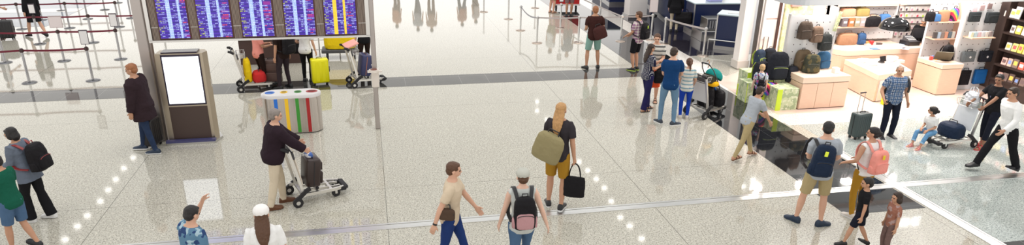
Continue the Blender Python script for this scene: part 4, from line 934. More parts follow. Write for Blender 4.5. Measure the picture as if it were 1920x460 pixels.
for i, (px, py, h) in enumerate(((1668, 116, .16), (1676, 114, .12), (1688, 118, .08))):
    c_ = at(px, py, .722); MB().b2((-.08, -.06, 0), (.08, .06, h), bev=.005).build('white_box', plastic('box_lilac_%d' % i, ((.62, .64, .80), (.78, .78, .80), (.76, .7, .68))[i]), M=Matrix.Translation(c_), label=['tall lilac', 'medium white', 'low cream'][i]+' box on the right end of the island counter', cat='box', group='boxes on the island counter')
# pedestals
def pedestal(label, M, w, d, h):
    r = thing('display_box', label, 'display box', M=M); MB().b2((0, 0, 0), (w, d, h), bev=.006).build('box_body', camo_l, r); MB().b2((-.003, -.003, 0), (.008+.12*(w > .5), .012, h*.98)).build('lime_edge', lime, r); return r
pedestal('tall camouflage printed display box beside the peach counter', face_to((9.52, 14.02)), .57, .5, .55)
lo = at(1421, 197); pedestal('low camouflage display box with lime edge, rainbow bag on top', face_to((lo.x+.02, lo.y+.0)), .62, .5, .28)
l2 = at(1394, 184); MB().b2((0, 0, 0), (.34, .30, .30), bev=.006).build('lime_box', lime, M=face_to((l2.x-.05, l2.y), 0), label='bright lime green display box at the left end, behind the blond child', cat='display box')
pedestal('stepped camouflage display box carrying the large black travel bag', face_to((9.60, 14.58)), .75, .5, .62)
pedestal('camouflage display box behind, carrying two dark backpacks', face_to((9.35, 15.15)), 1.0, .45, .66)
pedestal('small camouflage display box under the leftmost dark bag', face_to((9.12, 14.72)), .46, .42, .52)
bp = {}
def pack(label, pos, rz, w, d, h, mat, trim=None): return backpack(label, face_to(pos, rz), w, d, h, mat, trim or blk, worn=False, group='bags on display')
navyb = cloth('charcoal_pack', (.022, .024, .032)); lim_t = plastic('trim_lime', (.5, .65, .08))
c_ = at(1482, 153, .55); pack('small black backpack on the tall camouflage box', (c_.x, c_.y, .55), .2, .32, .2, .40, navyb)
c_ = at(1459, 150, .62); pack('large black travel backpack with lime trim on the stepped box', (c_.x+.0, c_.y+.1, .62), -.1, .50, .30, .68, navyb, lim_t)
c_ = at(1424, 150, .52); pack('dark grey backpack on the small box behind the blond child', (c_.x, c_.y, .52), .3, .42, .26, .48, navyb, lim_t)
c_ = at(1421, 122, .66); pack('upper left navy backpack with yellow trim near the pull handle', (c_.x+.02, c_.y, .66), .3, .30, .2, .42, cloth('navy_pack', (.03, .045, .075)), lim_t)
c_ = at(1441, 121, .66); pack('upper dark backpack left of the camouflage wall panel', (c_.x, c_.y, .66), -.1, .32, .2, .44, navyb)
c_ = at(1444, 178, .28); q = MB(); soft_bag('rainbow_bag', 'rainbow coloured bag on the low camouflage box', 'bag', face_to((c_.x, c_.y+.05, .28), .1), .42, .24, .30, cloth('rainbow', (.3, .1, .2), .7, .4, 'rainbow'))
c_ = at(1504, 131, .82); pack('olive brown backpack standing on the left of the peach counter', (c_.x, c_.y+.05, .82), .1, .42, .24, .50, cloth('olive_pack', (.19, .14, .09)))
c_ = at(1519, 136, .82); pack('dark camouflage backpack at the front of the peach counter', (c_.x, c_.y, .82), -.15, .40, .2, .46, cloth('dark_camo', (.05, .055, .04), .8, .5, 'blotch', (.12, .10, .05)))
c_ = at(1542, 128, .82); pack('blue backpack standing on the right of the peach counter', (c_.x, c_.y+.05, .82), .1, .38, .24, .42, cloth('blue_pack', (.05, .14, .27)))
# pegboard behind the peach counter
pbd = thing('pegboard_panel', 'white pegboard panel with hanging backpacks behind the peach counter', 'display board', (0, 0, 0))
MB().b2((10.08, 14.80, 0), (11.34, 14.86, 2.15)).build('board', peg, pbd); MB().b2((10.04, 14.78, 0), (10.08, 14.88, 2.2)).build('side_trim', palem, pbd); MB().b2((11.34, 14.78, 0), (11.38, 14.88, 2.2)).build('side_trim', palem, pbd)
q = MB()
for px, py in ((1509, 40), (1531, 50), (1547, 62)):
    c_ = onY(px, py, 14.8); q.tube([(c_.x, 14.8, c_.z), (c_.x, 14.62, c_.z), (c_.x, 14.60, c_.z+.03)], .006, 6)
q.build('hook', alu, pbd)
for px, py, w, h, mt, lb in ((1509, 74, .36, .44, cloth('brown_black_pack', (.10, .075, .06)), 'brown and black backpack hanging highest on the pegboard'), (1531, 80, .30, .40, cloth('brown_pack', (.22, .15, .11)), 'brown backpack hanging in the middle of the pegboard'), (1547, 95, .32, .42, cloth('charcoal_pack2', (.05, .055, .055)), 'charcoal backpack hanging right on the pegboard')):
    c_ = onY(px, py, 14.62); backpack(lb, face_to((c_.x, 14.66, c_.z), 0), w, .16, h, mt, blk, worn=False, group='backpacks hanging on the pegboard')
MB().box((0, 0, 0), (.10, .012, .50), R=Matrix.Rotation(.2, 3, 'Y')).build('printed_banner', camo, M=Matrix.Translation((11.35, 14.765, 2.0)), label='narrow camouflage strip banner right of the pegboard', cat='banner')
c_ = at(1566, 133, .82); MB().b2((-.07, -.07, 0), (.07, .07, .13), bev=.006).build('white_cup_box', white_p, M=Matrix.Translation((11.2, 14.3, .82)), label='small white box on the right end of the peach counter', cat='box')
# right shelves above block counter
rs = thing('shelf_unit', 'peach and white shelves with bags above the block counter', 'shelves', (0, 0, 0))
MB().b2((15.02, 15.85, 0), (15.95, 15.92, 2.3)).build('back_panel', peg, rs)
rz_ = [onY(1750, 72, 15.6).z, onY(1750, 40, 15.6).z, onY(1750, 118, 15.6).z]
for z in rz_[:2]: MB().b2((15.02, 15.5, z-.03), (15.88, 15.85, z)).build('shelf_board', maple, rs)
MB().b2((15.86, 15.45, rz_[0]-.3), (15.92, 15.85, 2.3)).build('side_panel', maple, rs)
for i, (px, zz, w, h, mt, lb) in enumerate(((1756, 1, .30, .20, 'blue_bag', 'blue printed bag on the upper right shelf'), (1770, 1, .34, .30, 'tan_brown', 'brown holdall on the upper right shelf'), (1789, 1, .22, .34, 'rainbow', 'patterned colourful bag at the end of the upper right shelf'))):
    soft_bag('shelf_bag', lb, 'bag', face_to((onY(px, 30, 15.6).x, 15.62, rz_[zz])), w, .2, h, MATS[mt])
soft_bag('shelf_bag', 'dark bag at the left of the upper right shelf, next to the clerk', 'bag', face_to((onY(1746, 30, 15.6).x, 15.62, rz_[1])), .24, .2, .26, black_c)
for i in range(7):
    c_ = [(.08, .07, .07), (.35, .45, .55), (.25, .2, .18), (.6, .3, .2), (.12, .16, .2), (.55, .55, .5), (.3, .1, .08)][i]
    MB().b2((-.05, -.03, 0), (.05, .03, .17), bev=.004).build('accessory_box', plastic('acc_%d' % i, c_), M=Matrix.Translation((15.08+.115*i, 15.6, rz_[0])), label='accessory box on the lower right shelf, %s from the left' % ordn[i], cat='box', group='accessory boxes on the lower right shelf')
c_ = at(1748, 110, .84); backpack('black backpack with coloured packs leaning on the block counter', face_to((14.98, 14.95, .84), .3), .34, .2, .42, black_c, blk, worn=False)
MB().box((0, 0, .16), (.42, .02, .26), R=Matrix.Rotation(.5, 3, 'X')).build('folder', plastic('olive_folder', (.10, .085, .05), .4), M=Matrix.Translation((14.72, 14.78, .85)) @ Matrix.Rotation(-.4, 4, 'Z'), label='dark olive case leaning at the front of the block counter', cat='case')
for i in range(6):
    MB().box((0, 0, .05), (.09, .05, .10), bev=.004, rz=.3*i).build('small_pack', plastic('smallp_%d' % i, [(.7, .1, .08), (.1, .25, .6), (.8, .4, .1), (.7, .7, .72), (.5, .65, .1), (.6, .2, .3)][i]), M=Matrix.Translation((14.58+.09*i, 15.02+.05*(i % 2), .84)), label='%s small pack standing on the block counter' % ['red', 'blue', 'orange', 'pale grey', 'lime', 'pink'][i], cat='pack', group='small packs on the block counter')
# slat wall with laptop bags
sw_ = thing('slat_display', 'white slat wall panel with hanging laptop bags beside the bookshelf', 'display board', (0, 0, 0))
MB().b2((15.22, 14.90, 0), (16.22, 14.97, 2.5)).build('board', peg, sw_); MB().b2((15.17, 14.88, 0), (15.22, 15.0, 2.5)).build('side_trim', palem, sw_)
zsh = onY(1822, 70, 14.7).z; MB().b2((15.28, 14.60, zsh-.03), (16.0, 14.9, zsh)).build('shelf_board', maple, sw_)
def laptop_bag(lb, px, py, w, h, mt, hnd=True, tri=False):
    c_ = onY(px, py, 14.82); r = thing('laptop_bag', lb, 'bag', (c_.x, 14.82, c_.z), group='laptop bags on the slat wall')
    q = MB(); q.box((0, 0, h/2), (w, .09, h), 0, .02); q.build('bag_body', mt, r); MB().box((0, -.05, h*.40), (w*.86, .03, h*.66), 0, .01).build('front_pocket', mt, r)
    if hnd: MB().tube([(-.08, 0, h-.01), (-.07, 0, h+.06), (.07, 0, h+.06), (.08, 0, h-.01)], .01, 8).build('handle', blk, r)
    if tri: MB().loft([[V((-.04, -.067, h*.5)), V((0, -.067, h*.38)), V((.04, -.067, h*.5)), V((0, -.067, h*.62))], [V((-.04, -.071, h*.5)), V((0, -.071, h*.38)), V((.04, -.071, h*.5)), V((0, -.071, h*.62))]], 0, False).build('diamond_badge', paper, r)
    return r
slv = cloth('charcoal_sleeve', (.03, .035, .038), .6); gry = cloth('grey_bag', (.14, .16, .17)); blu = cloth('strong_blue_bag', (.01, .09, .28))
laptop_bag('charcoal laptop sleeve, left of the two in the top row', 1825, 41, .32, .26, slv, False)
laptop_bag('charcoal laptop sleeve, right of the two in the top row', 1857, 43, .36, .28, slv, False)
laptop_bag('grey laptop bag with white badge in the middle row', 1813, 116, .38, .28, gry, True, True)
laptop_bag('black laptop bag with white badge in the middle row', 1845, 116, .38, .30, navyb, True, True)
laptop_bag('black backpack style bag in the bottom row of the slat wall', 1804, 159, .32, .40, black_c)
laptop_bag('bright blue bag in the bottom row of the slat wall', 1833, 157, .36, .40, blu)
for i in range(3):
    c_ = onY(1828+14*i, 18-3*i, 14.86); MB().b2((-.07, -.01, -.07), (.07, .01, .07), bev=.004).build('pouch', plastic('pouch_%d' % i, [(.70, .45, .48), (.35, .25, .25), (.2, .14, .14)][i]), M=Matrix.Translation(c_), label='%s pouch hanging above the laptop sleeves' % ['pink', 'brown', 'dark'][i], cat='pouch', group='pouches above the sleeves')
for i in range(6):
    MB().b2((-.045, -.04, 0), (.045, .04, .14), bev=.005).build('bottle_box', plastic('btl_%d' % i, [(.75, .8, .6), (.55, .72, .8), (.8, .6, .65), (.7, .75, .8), (.8, .75, .7), (.35, .3, .3)][i]), M=Matrix.Translation((15.34+.115*i, 14.72, zsh)), label='pastel box on the slat wall shelf, %s from the left' % ordn[i], cat='box', group='pastel boxes on the slat wall shelf')
# accessory packets on the back wall
pk = MB().b2((-.055, -.008, -.075), (.055, .008, .075), bev=.003).mesh('card', plastic('card_white', (.74, .68, .67)))
kinds = [plastic('it_%d' % i, c) for i, c in enumerate([(.08, .06, .07), (.65, .08, .12), (.75, .35, .45), (.55, .75, .1), (.2, .12, .14), (.6, .45, .45)])]
rnw = ['top', 'upper', 'middle', 'lower', 'bottom']
im = [MB().b2((-.03, -.016, -.05), (.03, -.006, .02), bev=.004).mesh('item', kk) for kk in kinds]
for ri in range(5):
    for ci in range(10):
        c_ = onY(1669+10.2*ci, 16+11.5*ri+.3*ci, 17.46)
        r = link('accessory_packet', pk, None, Matrix.Translation((c_.x, 17.46, c_.z)), label='small packaged accessory on the back wall, %s in the %s row' % (ordn[ci], rnw[ri]), cat='packet', group='accessory packets on the back wall')
        link('item', im[(ri*3+ci*2) % 6], r)
for z in range(5): 
    c_ = onY(1700, 9.5+11.5*z, 17.48); MB().b2((15.0, 17.44, c_.z-.008), (17.3, 17.50, c_.z+.008)).build('peg_rail', alu, label='thin metal rail above the %s row of accessory packets' % rnw[z], cat='rail')
# bookshelf on the right wall
bk = thing('bookshelf', 'long dark brown bookshelf on the right wall of the shop', 'bookshelf', (0, 0, 0))
dk = MATS['dark_shelf_back']
MB().b2((16.42, 11.2, 0), (16.52, 14.68, 2.75)).build('back_panel', dk, bk); MB().b2((16.2, 14.62, 0), (16.45, 14.69, 2.75)).build('side_panel', dk, bk); MB().b2((16.22, 11.2, 0), (16.45, 14.65, .42)).build('base', dk, bk)
bz = [onX(1882, y, 16.26).z for y in (58, 92, 122, 152)]
bcol = [(.78, .74, .70), (.70, .66, .60), (.80, .62, .10), (.10, .16, .42), (.12, .08, .07), (.72, .12, .08), (.60, .45, .36), (.82, .80, .78), (.80, .72, .20), (.20, .14, .12), (.75, .45, .40)]
bmat = [plastic('book_%d' % i, c, .5) for i, c in enumerate(bcol)]; bpic = [plastic('pic_%d' % i, c, .5) for i, c in enumerate([(.15, .1, .1), (.8, .5, .1), (.2, .3, .6), (.7, .65, .6), (.6, .1, .1)])]
sh_names = ['top', 'second', 'third', 'bottom']; cn = ['white', 'cream', 'yellow', 'navy', 'black', 'red', 'tan', 'pale', 'gold', 'dark brown', 'salmon']
pref = [[0, 2, 1, 7, 0, 6, 1, 7, 0, 1, 6, 0], [1, 8, 2, 8, 3, 2, 3, 7, 5, 2, 3, 0], [10, 6, 9, 5, 0, 5, 10, 7, 8, 5, 0, 6], [10, 9, 4, 4, 9, 7, 4, 5, 9, 4, 0, 5]]
bme = {}
for ri, z in enumerate(bz):
    MB().b2((16.20, 11.2, z-.05), (16.44, 14.64, z)).build('shelf_board', dk, bk)
    y = 14.48
    for ci in range(14):
        kk = pref[ri][ci % 12]; w = .15 if (ci+ri) % 3 else .12; h = .19+.02*((ci*7+ri*3) % 3)
        if ri == 0 and ci < 0: continue
        key = (kk, w, round(h, 2))
        if key not in bme: bme[key] = (MB().b2((-.02, -w/2, 0), (.02, w/2, h), bev=.003).mesh('book', bmat[kk]), MB().b2((-.024, -w*.33, h*.3), (-.019, w*.33, h*.75)).mesh('cover_picture', bpic[(kk+ci) % 5]))
        r = link('book', bme[key][0], None, Matrix.Translation((16.27, y-w/2, z)) @ Matrix.Rotation(.12, 4, 'Y'), label='%s book on the %s shelf of the dark bookshelf, %s from the left' % (cn[kk], sh_names[ri], (ordn+['thirteenth', 'fourteenth'])[ci]), cat='book', group='books on the %s shelf' % sh_names[ri])
        link('cover_picture', bme[key][1], r); y -= w+.03
zt = bz[0]+.0
MB().b2((16.20, 11.2, onX(1890, 51, 16.26).z+.22), (16.44, 14.64, onX(1890, 51, 16.26).z+.25)).build('shelf_board', dk, bk)
zt = onX(1890, 51, 16.26).z+.25
for i, (yy, h, kk) in enumerate(((14.55, .22, 0), (14.42, .30, 7), (14.70, .14, 1))):
    r = link('book', MB().b2((-.015, -.09, 0), (.015, .09, h), bev=.003).mesh('book', bmat[kk]), None, Matrix.Translation((16.27, yy, zt)) @ Matrix.Rotation(.15, 4, 'Y'), label=['medium white book', 'tall white book', 'small white card'][i]+' displayed on top ledge of the dark bookshelf', cat='book', group='books on the top ledge')
    link('cover_picture', MB().b2((-.02, -.05, h*.35), (-.014, .05, h*.75)).mesh('cover', bpic[1]), r)
# lit sign above the shop, seen mirrored in the floor
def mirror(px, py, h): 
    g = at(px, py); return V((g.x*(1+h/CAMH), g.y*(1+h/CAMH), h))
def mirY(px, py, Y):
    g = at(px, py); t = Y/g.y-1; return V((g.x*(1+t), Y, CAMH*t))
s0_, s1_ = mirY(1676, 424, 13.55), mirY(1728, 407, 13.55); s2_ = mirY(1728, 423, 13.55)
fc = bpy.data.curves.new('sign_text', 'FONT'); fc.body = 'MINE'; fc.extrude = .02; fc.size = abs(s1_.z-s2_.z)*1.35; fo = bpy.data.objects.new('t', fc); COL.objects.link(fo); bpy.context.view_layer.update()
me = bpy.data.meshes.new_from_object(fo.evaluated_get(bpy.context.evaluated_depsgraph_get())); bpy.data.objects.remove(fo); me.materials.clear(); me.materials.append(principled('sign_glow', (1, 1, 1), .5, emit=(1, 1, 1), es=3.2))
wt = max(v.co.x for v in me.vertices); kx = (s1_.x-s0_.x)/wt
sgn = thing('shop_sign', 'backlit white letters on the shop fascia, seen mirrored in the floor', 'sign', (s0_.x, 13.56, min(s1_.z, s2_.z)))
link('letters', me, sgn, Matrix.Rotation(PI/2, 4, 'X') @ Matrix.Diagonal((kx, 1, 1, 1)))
# round ceiling downlights, seen as soft glints in the polished floor
glow = principled('downlight_glow', (1, 1, 1), .5, emit=(1, .98, .94), es=9)
rows_ = [[(250, 296), (232, 316), (217, 337), (203, 357), (188, 378), (164, 405), (145, 425), (122, 450)],
         [(1007, 191), (1007, 208), (1025, 225), (1086, 304), (1102, 320), (1118, 336), (1133, 353), (1146, 378), (1163, 408), (1181, 424), (1203, 448)],
         [(1372, 315), (1393, 350), (1412, 338), (1355, 330), (1430, 395)], [(1659, 317), (1700, 318), (1789, 358), (1610, 322)]]
bh = 9.0
for ri, rr in enumerate(rows_):
    P_ = [mirror(px, py, bh) for px, py in rr]; A_, B_ = P_[0], P_[-1]
    for i, q_ in enumerate(P_):
        r = thing('ceiling_downlight', 'round ceiling downlight high above the hall, %s in the %s row' % (ordn[i], ['left', 'centre', 'right', 'far right'][ri]), 'ceiling light', q_, group='ceiling downlights')
        MB().cyl((0, 0, 0), (0, 0, .10), .20, .24, n=20).build('housing', alu, r); MB().cyl((0, 0, -.012), (0, 0, 0), .14, n=20).build('diffuser', glow, r)
# ---------------------------------------------------------------- people in view
jean = cloth('blue_jeans', (.05, .10, .19), .85, .5, 'denim', (.09, .16, .27)); djean = cloth('dark_jeans', (.015, .025, .06), .85, .5, 'denim', (.03, .05, .10)); mjean = cloth('mid_jeans', (.10, .19, .29), .85, .5, 'denim', (.15, .25, .36))
blackc = cloth('black_cloth', (.010, .010, .012)); khaki = cloth('khaki_cotton', (.40, .32, .17)); must = cloth('mustard_cotton', (.36, .19, .02)); beige = cloth('beige_cotton', (.62, .53, .40)); white_c = cloth('white_cotton', (.78, .78, .77))
greyt = cloth('grey_tee', (.36, .39, .43)); sh_b = plastic('shoe_black', (.012, .012, .014), .5); sh_n = plastic('shoe_navy', (.015, .03, .06), .6); sole_w = plastic('sole_white', (.75, .75, .74), .5); sh_br = plastic('shoe_brown', (.13, .05, .02), .5)
def P(lb, px, py, **kw): return person(lb, at(px, py), **kw)
walkA = [(-.09, .26, .08, 0, .1), (.09, -.28, .13, 0, -.5)]
walkB = [(-.09, -.28, .13, 0, -.5), (.09, .26, .08, 0, .1)]
# man with blank backpack, khaki shorts
a = P('man in grey t-shirt and khaki shorts seen from behind, navy slip-on shoes', 1518, 421, h=1.77, yaw=rad(-14), top=greyt, bottom=khaki, legs='shorts', shoes=sh_n, skin='light', hair=('short', 'black'), head=(rad(-25), .30), build=1.04,
      feet=[(-.20, .08, .08, rad(35), 0), (.14, -.04, .08, rad(-70), 0)], hands=[(-.10, .30, 1.08), (.20, .28, 1.05)])
backpack('navy backpack with yellow tag slung on left shoulder of the khaki shorts man', a['T'] @ Matrix.Translation((-.13, -.0, -.02)) @ Matrix.Rotation(.12, 4, 'Y'), .32, .18, .50, navy_c, blk, tagc=plastic('tag_yellow', (.75, .85, .05)), straps=(0,))
a = P('woman in white top and mustard trousers with a dark bun, seen from behind', 1603, 408, h=1.60, yaw=rad(8), female=True, top=white_c, bottom=must, legs='slim', sleeve='none', shoes=plastic('shoe_pale', (.6, .55, .5)), sole=sole_w, skin='tan', hair=('bun', 'black'), head=(rad(35), .05),
      hands=[(-.26, .22, 1.02), (.10, .26, 1.05)], hem=-.05)
backpack('salmon pink backpack worn by the woman with the dark bun', a['T'], .33, .17, .42, cloth('salmon', (.80, .30, .25)), plastic('salmon_trim', (.78, .30, .25)), tagc=plastic('patch_yellow', (.8, .6, .02)))
MB().strap([a['T'] @ V(q) for q in ((.10, -.10, .49), (.12, .06, .48), (.02, .155, .33), (-.12, .13, .16), (-.19, -.02, .05))], .02, .006, (1, 0, 0)).build('shoulder_strap', blk, label='thin black strap across the torso of the woman with the pink backpack', cat='strap')
# plaid man
a = P('middle-aged man in blue and white plaid shirt pulling a suitcase', 1658, 257, h=1.62, yaw=rad(172), top=cloth('blue_plaid', (.55, .60, .66), .8, .5, 'plaid', (.06, .12, .24), (.02, .05, .12)), bottom=cloth('navy_trousers', (.010, .013, .025)), shoes=sh_b, sole=sole_w, skin='tan', hair=('bald', 'grey'), head=(rad(-22), 0.05), build=1.14,
      hands=[(-.28, .12, .90), (.33, .18, .97)], feet=[(-.12, .02, .08, .2, 0), (.13, .06, .08, -.25, 0)], handdir=[None, (.1, .7, -.6)], curls=(.4, .9))
backpack('black backpack worn by the man in the plaid shirt', a['T'] @ Matrix.Translation((-.10, -.02, -.02)), .34, .2, .46, black_c, blk, straps=(0, 1))
# seated girl on trolley
a = person('little girl in white t-shirt and rolled jeans sitting on the luggage trolley', (11.53, 11.42, 0), h=1.18, yaw=rad(105), female=True, top=white_c, bottom=cloth('light_jeans', (.08, .22, .42), .85, .5, 'denim', (.16, .32, .50)), legs='crop', cuff=cloth('cuff_pale', (.25, .42, .58)), sandals=plastic('pink_clog', (.85, .25, .32)), skin='tan', hair=('bun', 'black'), head=(rad(-75), .12), hk=1.28, lean=.22,
      pelvis=(0, 0, .45), feet=[(-.13, .60, .08, .1, 0), (.13, .58, .08, -.2, 0)], hands=[(-.08, .32, .56), (.10, .34, .60)], handdir=[(0, 1, -.3), (-.5, 1, -.3)])
# woman in black pushing
a = P('woman in black top and cropped trousers with red sandals behind the trolley', 1843, 277, h=1.62, yaw=rad(88), female=True, top=blackc, bottom=cloth('dark_navy_cotton', (.010, .012, .022)), legs='crop', sandals=plastic('red_sandal', (.60, .02, .04)), skin='brown', hair=('short', 'black'), head=(rad(25), .1), lean=.12, build=1.05,
      hands=[(-.20, .50, 1.02), (.22, .46, 1.00)], feet=[(-.10, .14, .08, .1, 0), (.12, -.06, .08, -.1, 0)], curls=(.9, .9))
tote('small maroon handbag hanging at the side of the woman in black', a['T'] @ Matrix.Translation((.24, .12, .22)), .24, .09, .17, plastic('maroon_leather', (.10, .01, .03), .4), hl=.12, name='handbag')
MB().strap([a['T'] @ V(q) for q in ((-.05, .02, .55), (-.035, .125, .44), (0, .15, .30), (.035, .125, .44), (.05, .02, .55))], .014, .004, (1, 0, 0)).build('lanyard', plastic('lanyard_lilac', (.45, .4, .6)), label='thin lanyard around the neck of the woman in black', cat='lanyard')
# white shirt walker
a = P('man in white shirt and black trousers striding left at the right edge', 1866, 322, h=1.72, yaw=rad(82), top=white_c, sleeve='long', bottom=blackc, legs='pants', flare=.01, shoes=sh_b, skin='tan', hair=('short', 'dark'), head=(0, .1), lean=.16, feet=[(-.09, -.34, .10, 0, -.35), (.10, .40, .08, 0, .05)], hands=[(-.26, .30, .95), (.27, -.22, .88)])
# family group
a = P('woman with long brown hair in polka dot top and navy trousers', 1209, 207, h=1.63, yaw=rad(-78), female=True, top=cloth('polka_dots', (.012, .014, .04), .8, .4, 'dots', (.75, .75, .75)), bottom=cloth('navy_pants', (.016, .014, .07)), legs='pants', flare=.02, sandals=sh_b, skin='tan', hair=('long', 'dark'), head=(0, .15),
      feet=[(-.10, .12, .08, 0, 0), (.10, -.12, .08, 0, 0)], hands=[(-.05, .32, 1.22), (.10, .26, 1.15)])
tote('black bag hanging from the arm of the polka dot woman', a['T'] @ Matrix.Translation((.02, .32, .24)) @ Matrix.Rotation(1.3, 4, 'Z'), .26, .12, .32, black_c, hl=.14)
a2 = a
tote('orange-red carrier bag hanging behind the black bag', a['T'] @ Matrix.Translation((-.20, .36, .06)) @ Matrix.Rotation(1.3, 4, 'Z'), .30, .12, .34, cloth('orange_red', (.85, .10, .03), .5), hl=.12)
a = P('man in blue t-shirt and jeans standing beside the trolley, seen from behind', 1249, 233, h=1.78, yaw=rad(-18), top=cloth('royal_blue_tee', (.006, .04, .13)), bottom=mjean, legs='slim', shoes=plastic('shoe_slate', (.03, .04, .06), .6), sole=sole_w, skin='light', hair=('short', 'dark'), head=(rad(-30), .28), feet=[(-.14, .04, .08, rad(30), 0), (.14, -.06, .08, rad(-60), 0)], hands=[(-.08, .30, 1.06), (.20, .30, 1.0)])
a = P('girl in striped t-shirt and bright blue trousers with brown ponytail', 1281, 222, h=1.42, yaw=rad(-20), female=True, top=cloth('pastel_stripe', (.66, .64, .58), .8, .4, 'stripe', (.22, .36, .42)), bottom=cloth('bright_blue', (.012, .05, .38)), legs='slim', shoes=plastic('shoe_pale', (.6, .55, .5)), skin='light', hair=('pony', 'brown'), head=(.1, .25), hk=1.1,
      hands=[(-.20, .20, .92), (.22, .24, .95)])
a = P('man in grey and black t-shirt facing the polka dot woman', 1221, 190, h=1.72, yaw=rad(150), top=cloth('grey_black_tee', (.55, .53, .48), .8, .4, 'stripe', (.10, .10, .10)), bottom=blackc, legs='shorts', sandals=sh_b, skin='light', hair=('short', 'brown'), head=(.1, .2), hands=[(-.12, .30, 1.10), (.14, .30, 1.05)])
a = P('man in faded plaid shirt and dark shorts with a black backpack', 1190, 132, h=1.72, yaw=rad(35), top=cloth('pink_plaid', (.60, .50, .48), .8, .4, 'plaid', (.30, .16, .26), (.7, .65, .6)), bottom=blackc, legs='shorts', shoes=sh_b, sole=plastic('sole_lime', (.5, .7, .1)), skin='tan', hair=('short', 'brown'), head=(.2, .1), hands=[(-.16, .28, 1.0), (.12, .3, 1.0)])
backpack('black backpack with green patch worn by the faded plaid shirt man', a['T'], .30, .18, .46, black_c, blk, tagc=plastic('tag_lime', (.4, .6, .05)))
a = P('man in maroon t-shirt and teal shorts seen from behind on the dark band', 1110, 129, h=1.83, yaw=rad(0), top=cloth('maroon_tee', (.045, .016, .014)), bottom=cloth('teal_cotton', (.22, .38, .33)), legs='shorts', shoes=sh_b, skin='tan', hair=('short', 'ginger'), head=(0, .1), feet=[(-.17, 0, .08, .3, 0), (.17, .02, .08, -.3, 0)], hands=[(-.16, .26, 1.05), (.2, .24, 1.05)], build=1.08)
soft_bag('sling_bag', 'dark maroon sling bag on the hip of the teal shorts man', 'bag', a['T'] @ Matrix.Translation((.14, -.22, -.02)) @ Matrix.Rotation(-.35, 4, 'Y'), .36, .17, .34, cloth('maroon_bag', (.06, .022, .020)))
# blond in mustard shorts
a = P('blond person in dark top and mustard shorts carrying two bags', 1042, 388, h=1.84, yaw=rad(-38), top=cloth('charcoal_tee', (.035, .03, .035)), bottom=must, legs='shorts', shoes=sh_b, sole=sole_w, skin='tan', hair=('long', 'blond'), head=(0, .12), lean=.04,
      feet=[(-.12, -.02, .08, .5, 0), (.11, -.06, .08, .1, 0)], hands=[(-.14, .24, 1.22), (.27, .02, .80)], curls=(.5, 1.1))
soft_bag('shoulder_bag', 'large olive khaki bag slung on the back of the blond person', 'bag', a['T'] @ Matrix.Translation((-.12, -.27, -.03)) @ Matrix.Rotation(.3, 4, 'Y'), .46, .22, .44, cloth('olive_khaki', (.27, .23, .12)))
hpos = a['hands'][1]; tote('black tote bag held in right hand of the blond person', Matrix.Translation(hpos+V((0.02, -.02, -.07))) @ Matrix.Rotation(rad(-25), 4, 'Z'), .36, .13, .36, black_c, hl=.24)
# trolley man
a = P('man in navy jacket and beige trousers pushing the trolley', 524, 386, h=1.70, yaw=rad(-72), top=cloth('aubergine_jacket', (.022, .012, .018)), sleeve='long', jacket=.03, bottom=beige, legs='pants', shoes=sh_br, skin='light', hair=('short', 'grey'), head=(0, .1), lean=.14, build=1.15, feet=[(-.11, .10, .08, 0, 0), (.11, -.16, .08, 0, 0)], hands=[(-.22, .50, 1.0), (.22, .48, 1.0)], curls=(1.0, 1.0), hem=-.12)
# man dark jacket
a = P('man in long dark jacket and jeans by the thick post', 283, 285, h=1.80, yaw=rad(80), top=cloth('plum_coat', (.028, .016, .020)), sleeve='long', jacket=.035, hem=-.24, bottom=djean, legs='slim', shoes=sh_n, sole=sole_w, skin='tan', hair=('short', 'ginger'), head=(.1, .15), lean=.08, feet=[(-.11, -.16, .08, 0, 0), (.11, .18, .08, 0, 0)], hands=[(-.24, .10, .82), (.27, .06, .82)], build=1.08)
# left pair
a = P('boy in green t-shirt and denim shorts at the left edge', 46, 470, h=1.50, yaw=rad(70), top=cloth('green_tee', (.008, .09, .055)), bottom=djean and jean, legs='shorts', shoes=sh_b, skin='tan', hair=('short', 'black'), head=(0, .2), feet=[(-.09, .12, .08, 0, 0), (.10, -.20, .12, 0, -.4)], hands=[(-.10, .30, 1.05), (.16, .32, 1.0)], lean=.08)
MB().box((0, 0, 0), (.075, .15, .012), bev=.004).build('mobile_phone', white_p, M=Matrix.Translation(a['hands'][1]) @ a['T'].to_3x3().normalized().to_4x4() @ Matrix.Translation((-.06, .13, .03)), label='pale phone held by the boy in the green t-shirt', cat='phone')
a = P('woman in blue-grey hoodie and flared black trousers walking left', 76, 412, h=1.56, yaw=rad(75), female=True, top=cloth('bluegrey_hoodie', (.13, .155, .20)), sleeve='long', jacket=.018, hem=-.14, bottom=blackc, legs='pants', flare=.03, shoes=sole_w, skin='tan', hair=('mid', 'black'), head=(.15, .25), lean=.14, feet=[(-.09, .08, .08, 0, 0), (.09, -.16, .08, 0, 0)], hands=[(-.08, .34, 1.02), (.2, .3, .95)])
backpack('large black backpack worn by the woman in the blue-grey hoodie', a['T'] @ Matrix.Translation((0, -.02, -.03)), .33, .24, .48, black_c, plastic('strap_redbrown', (.25, .03, .03)))
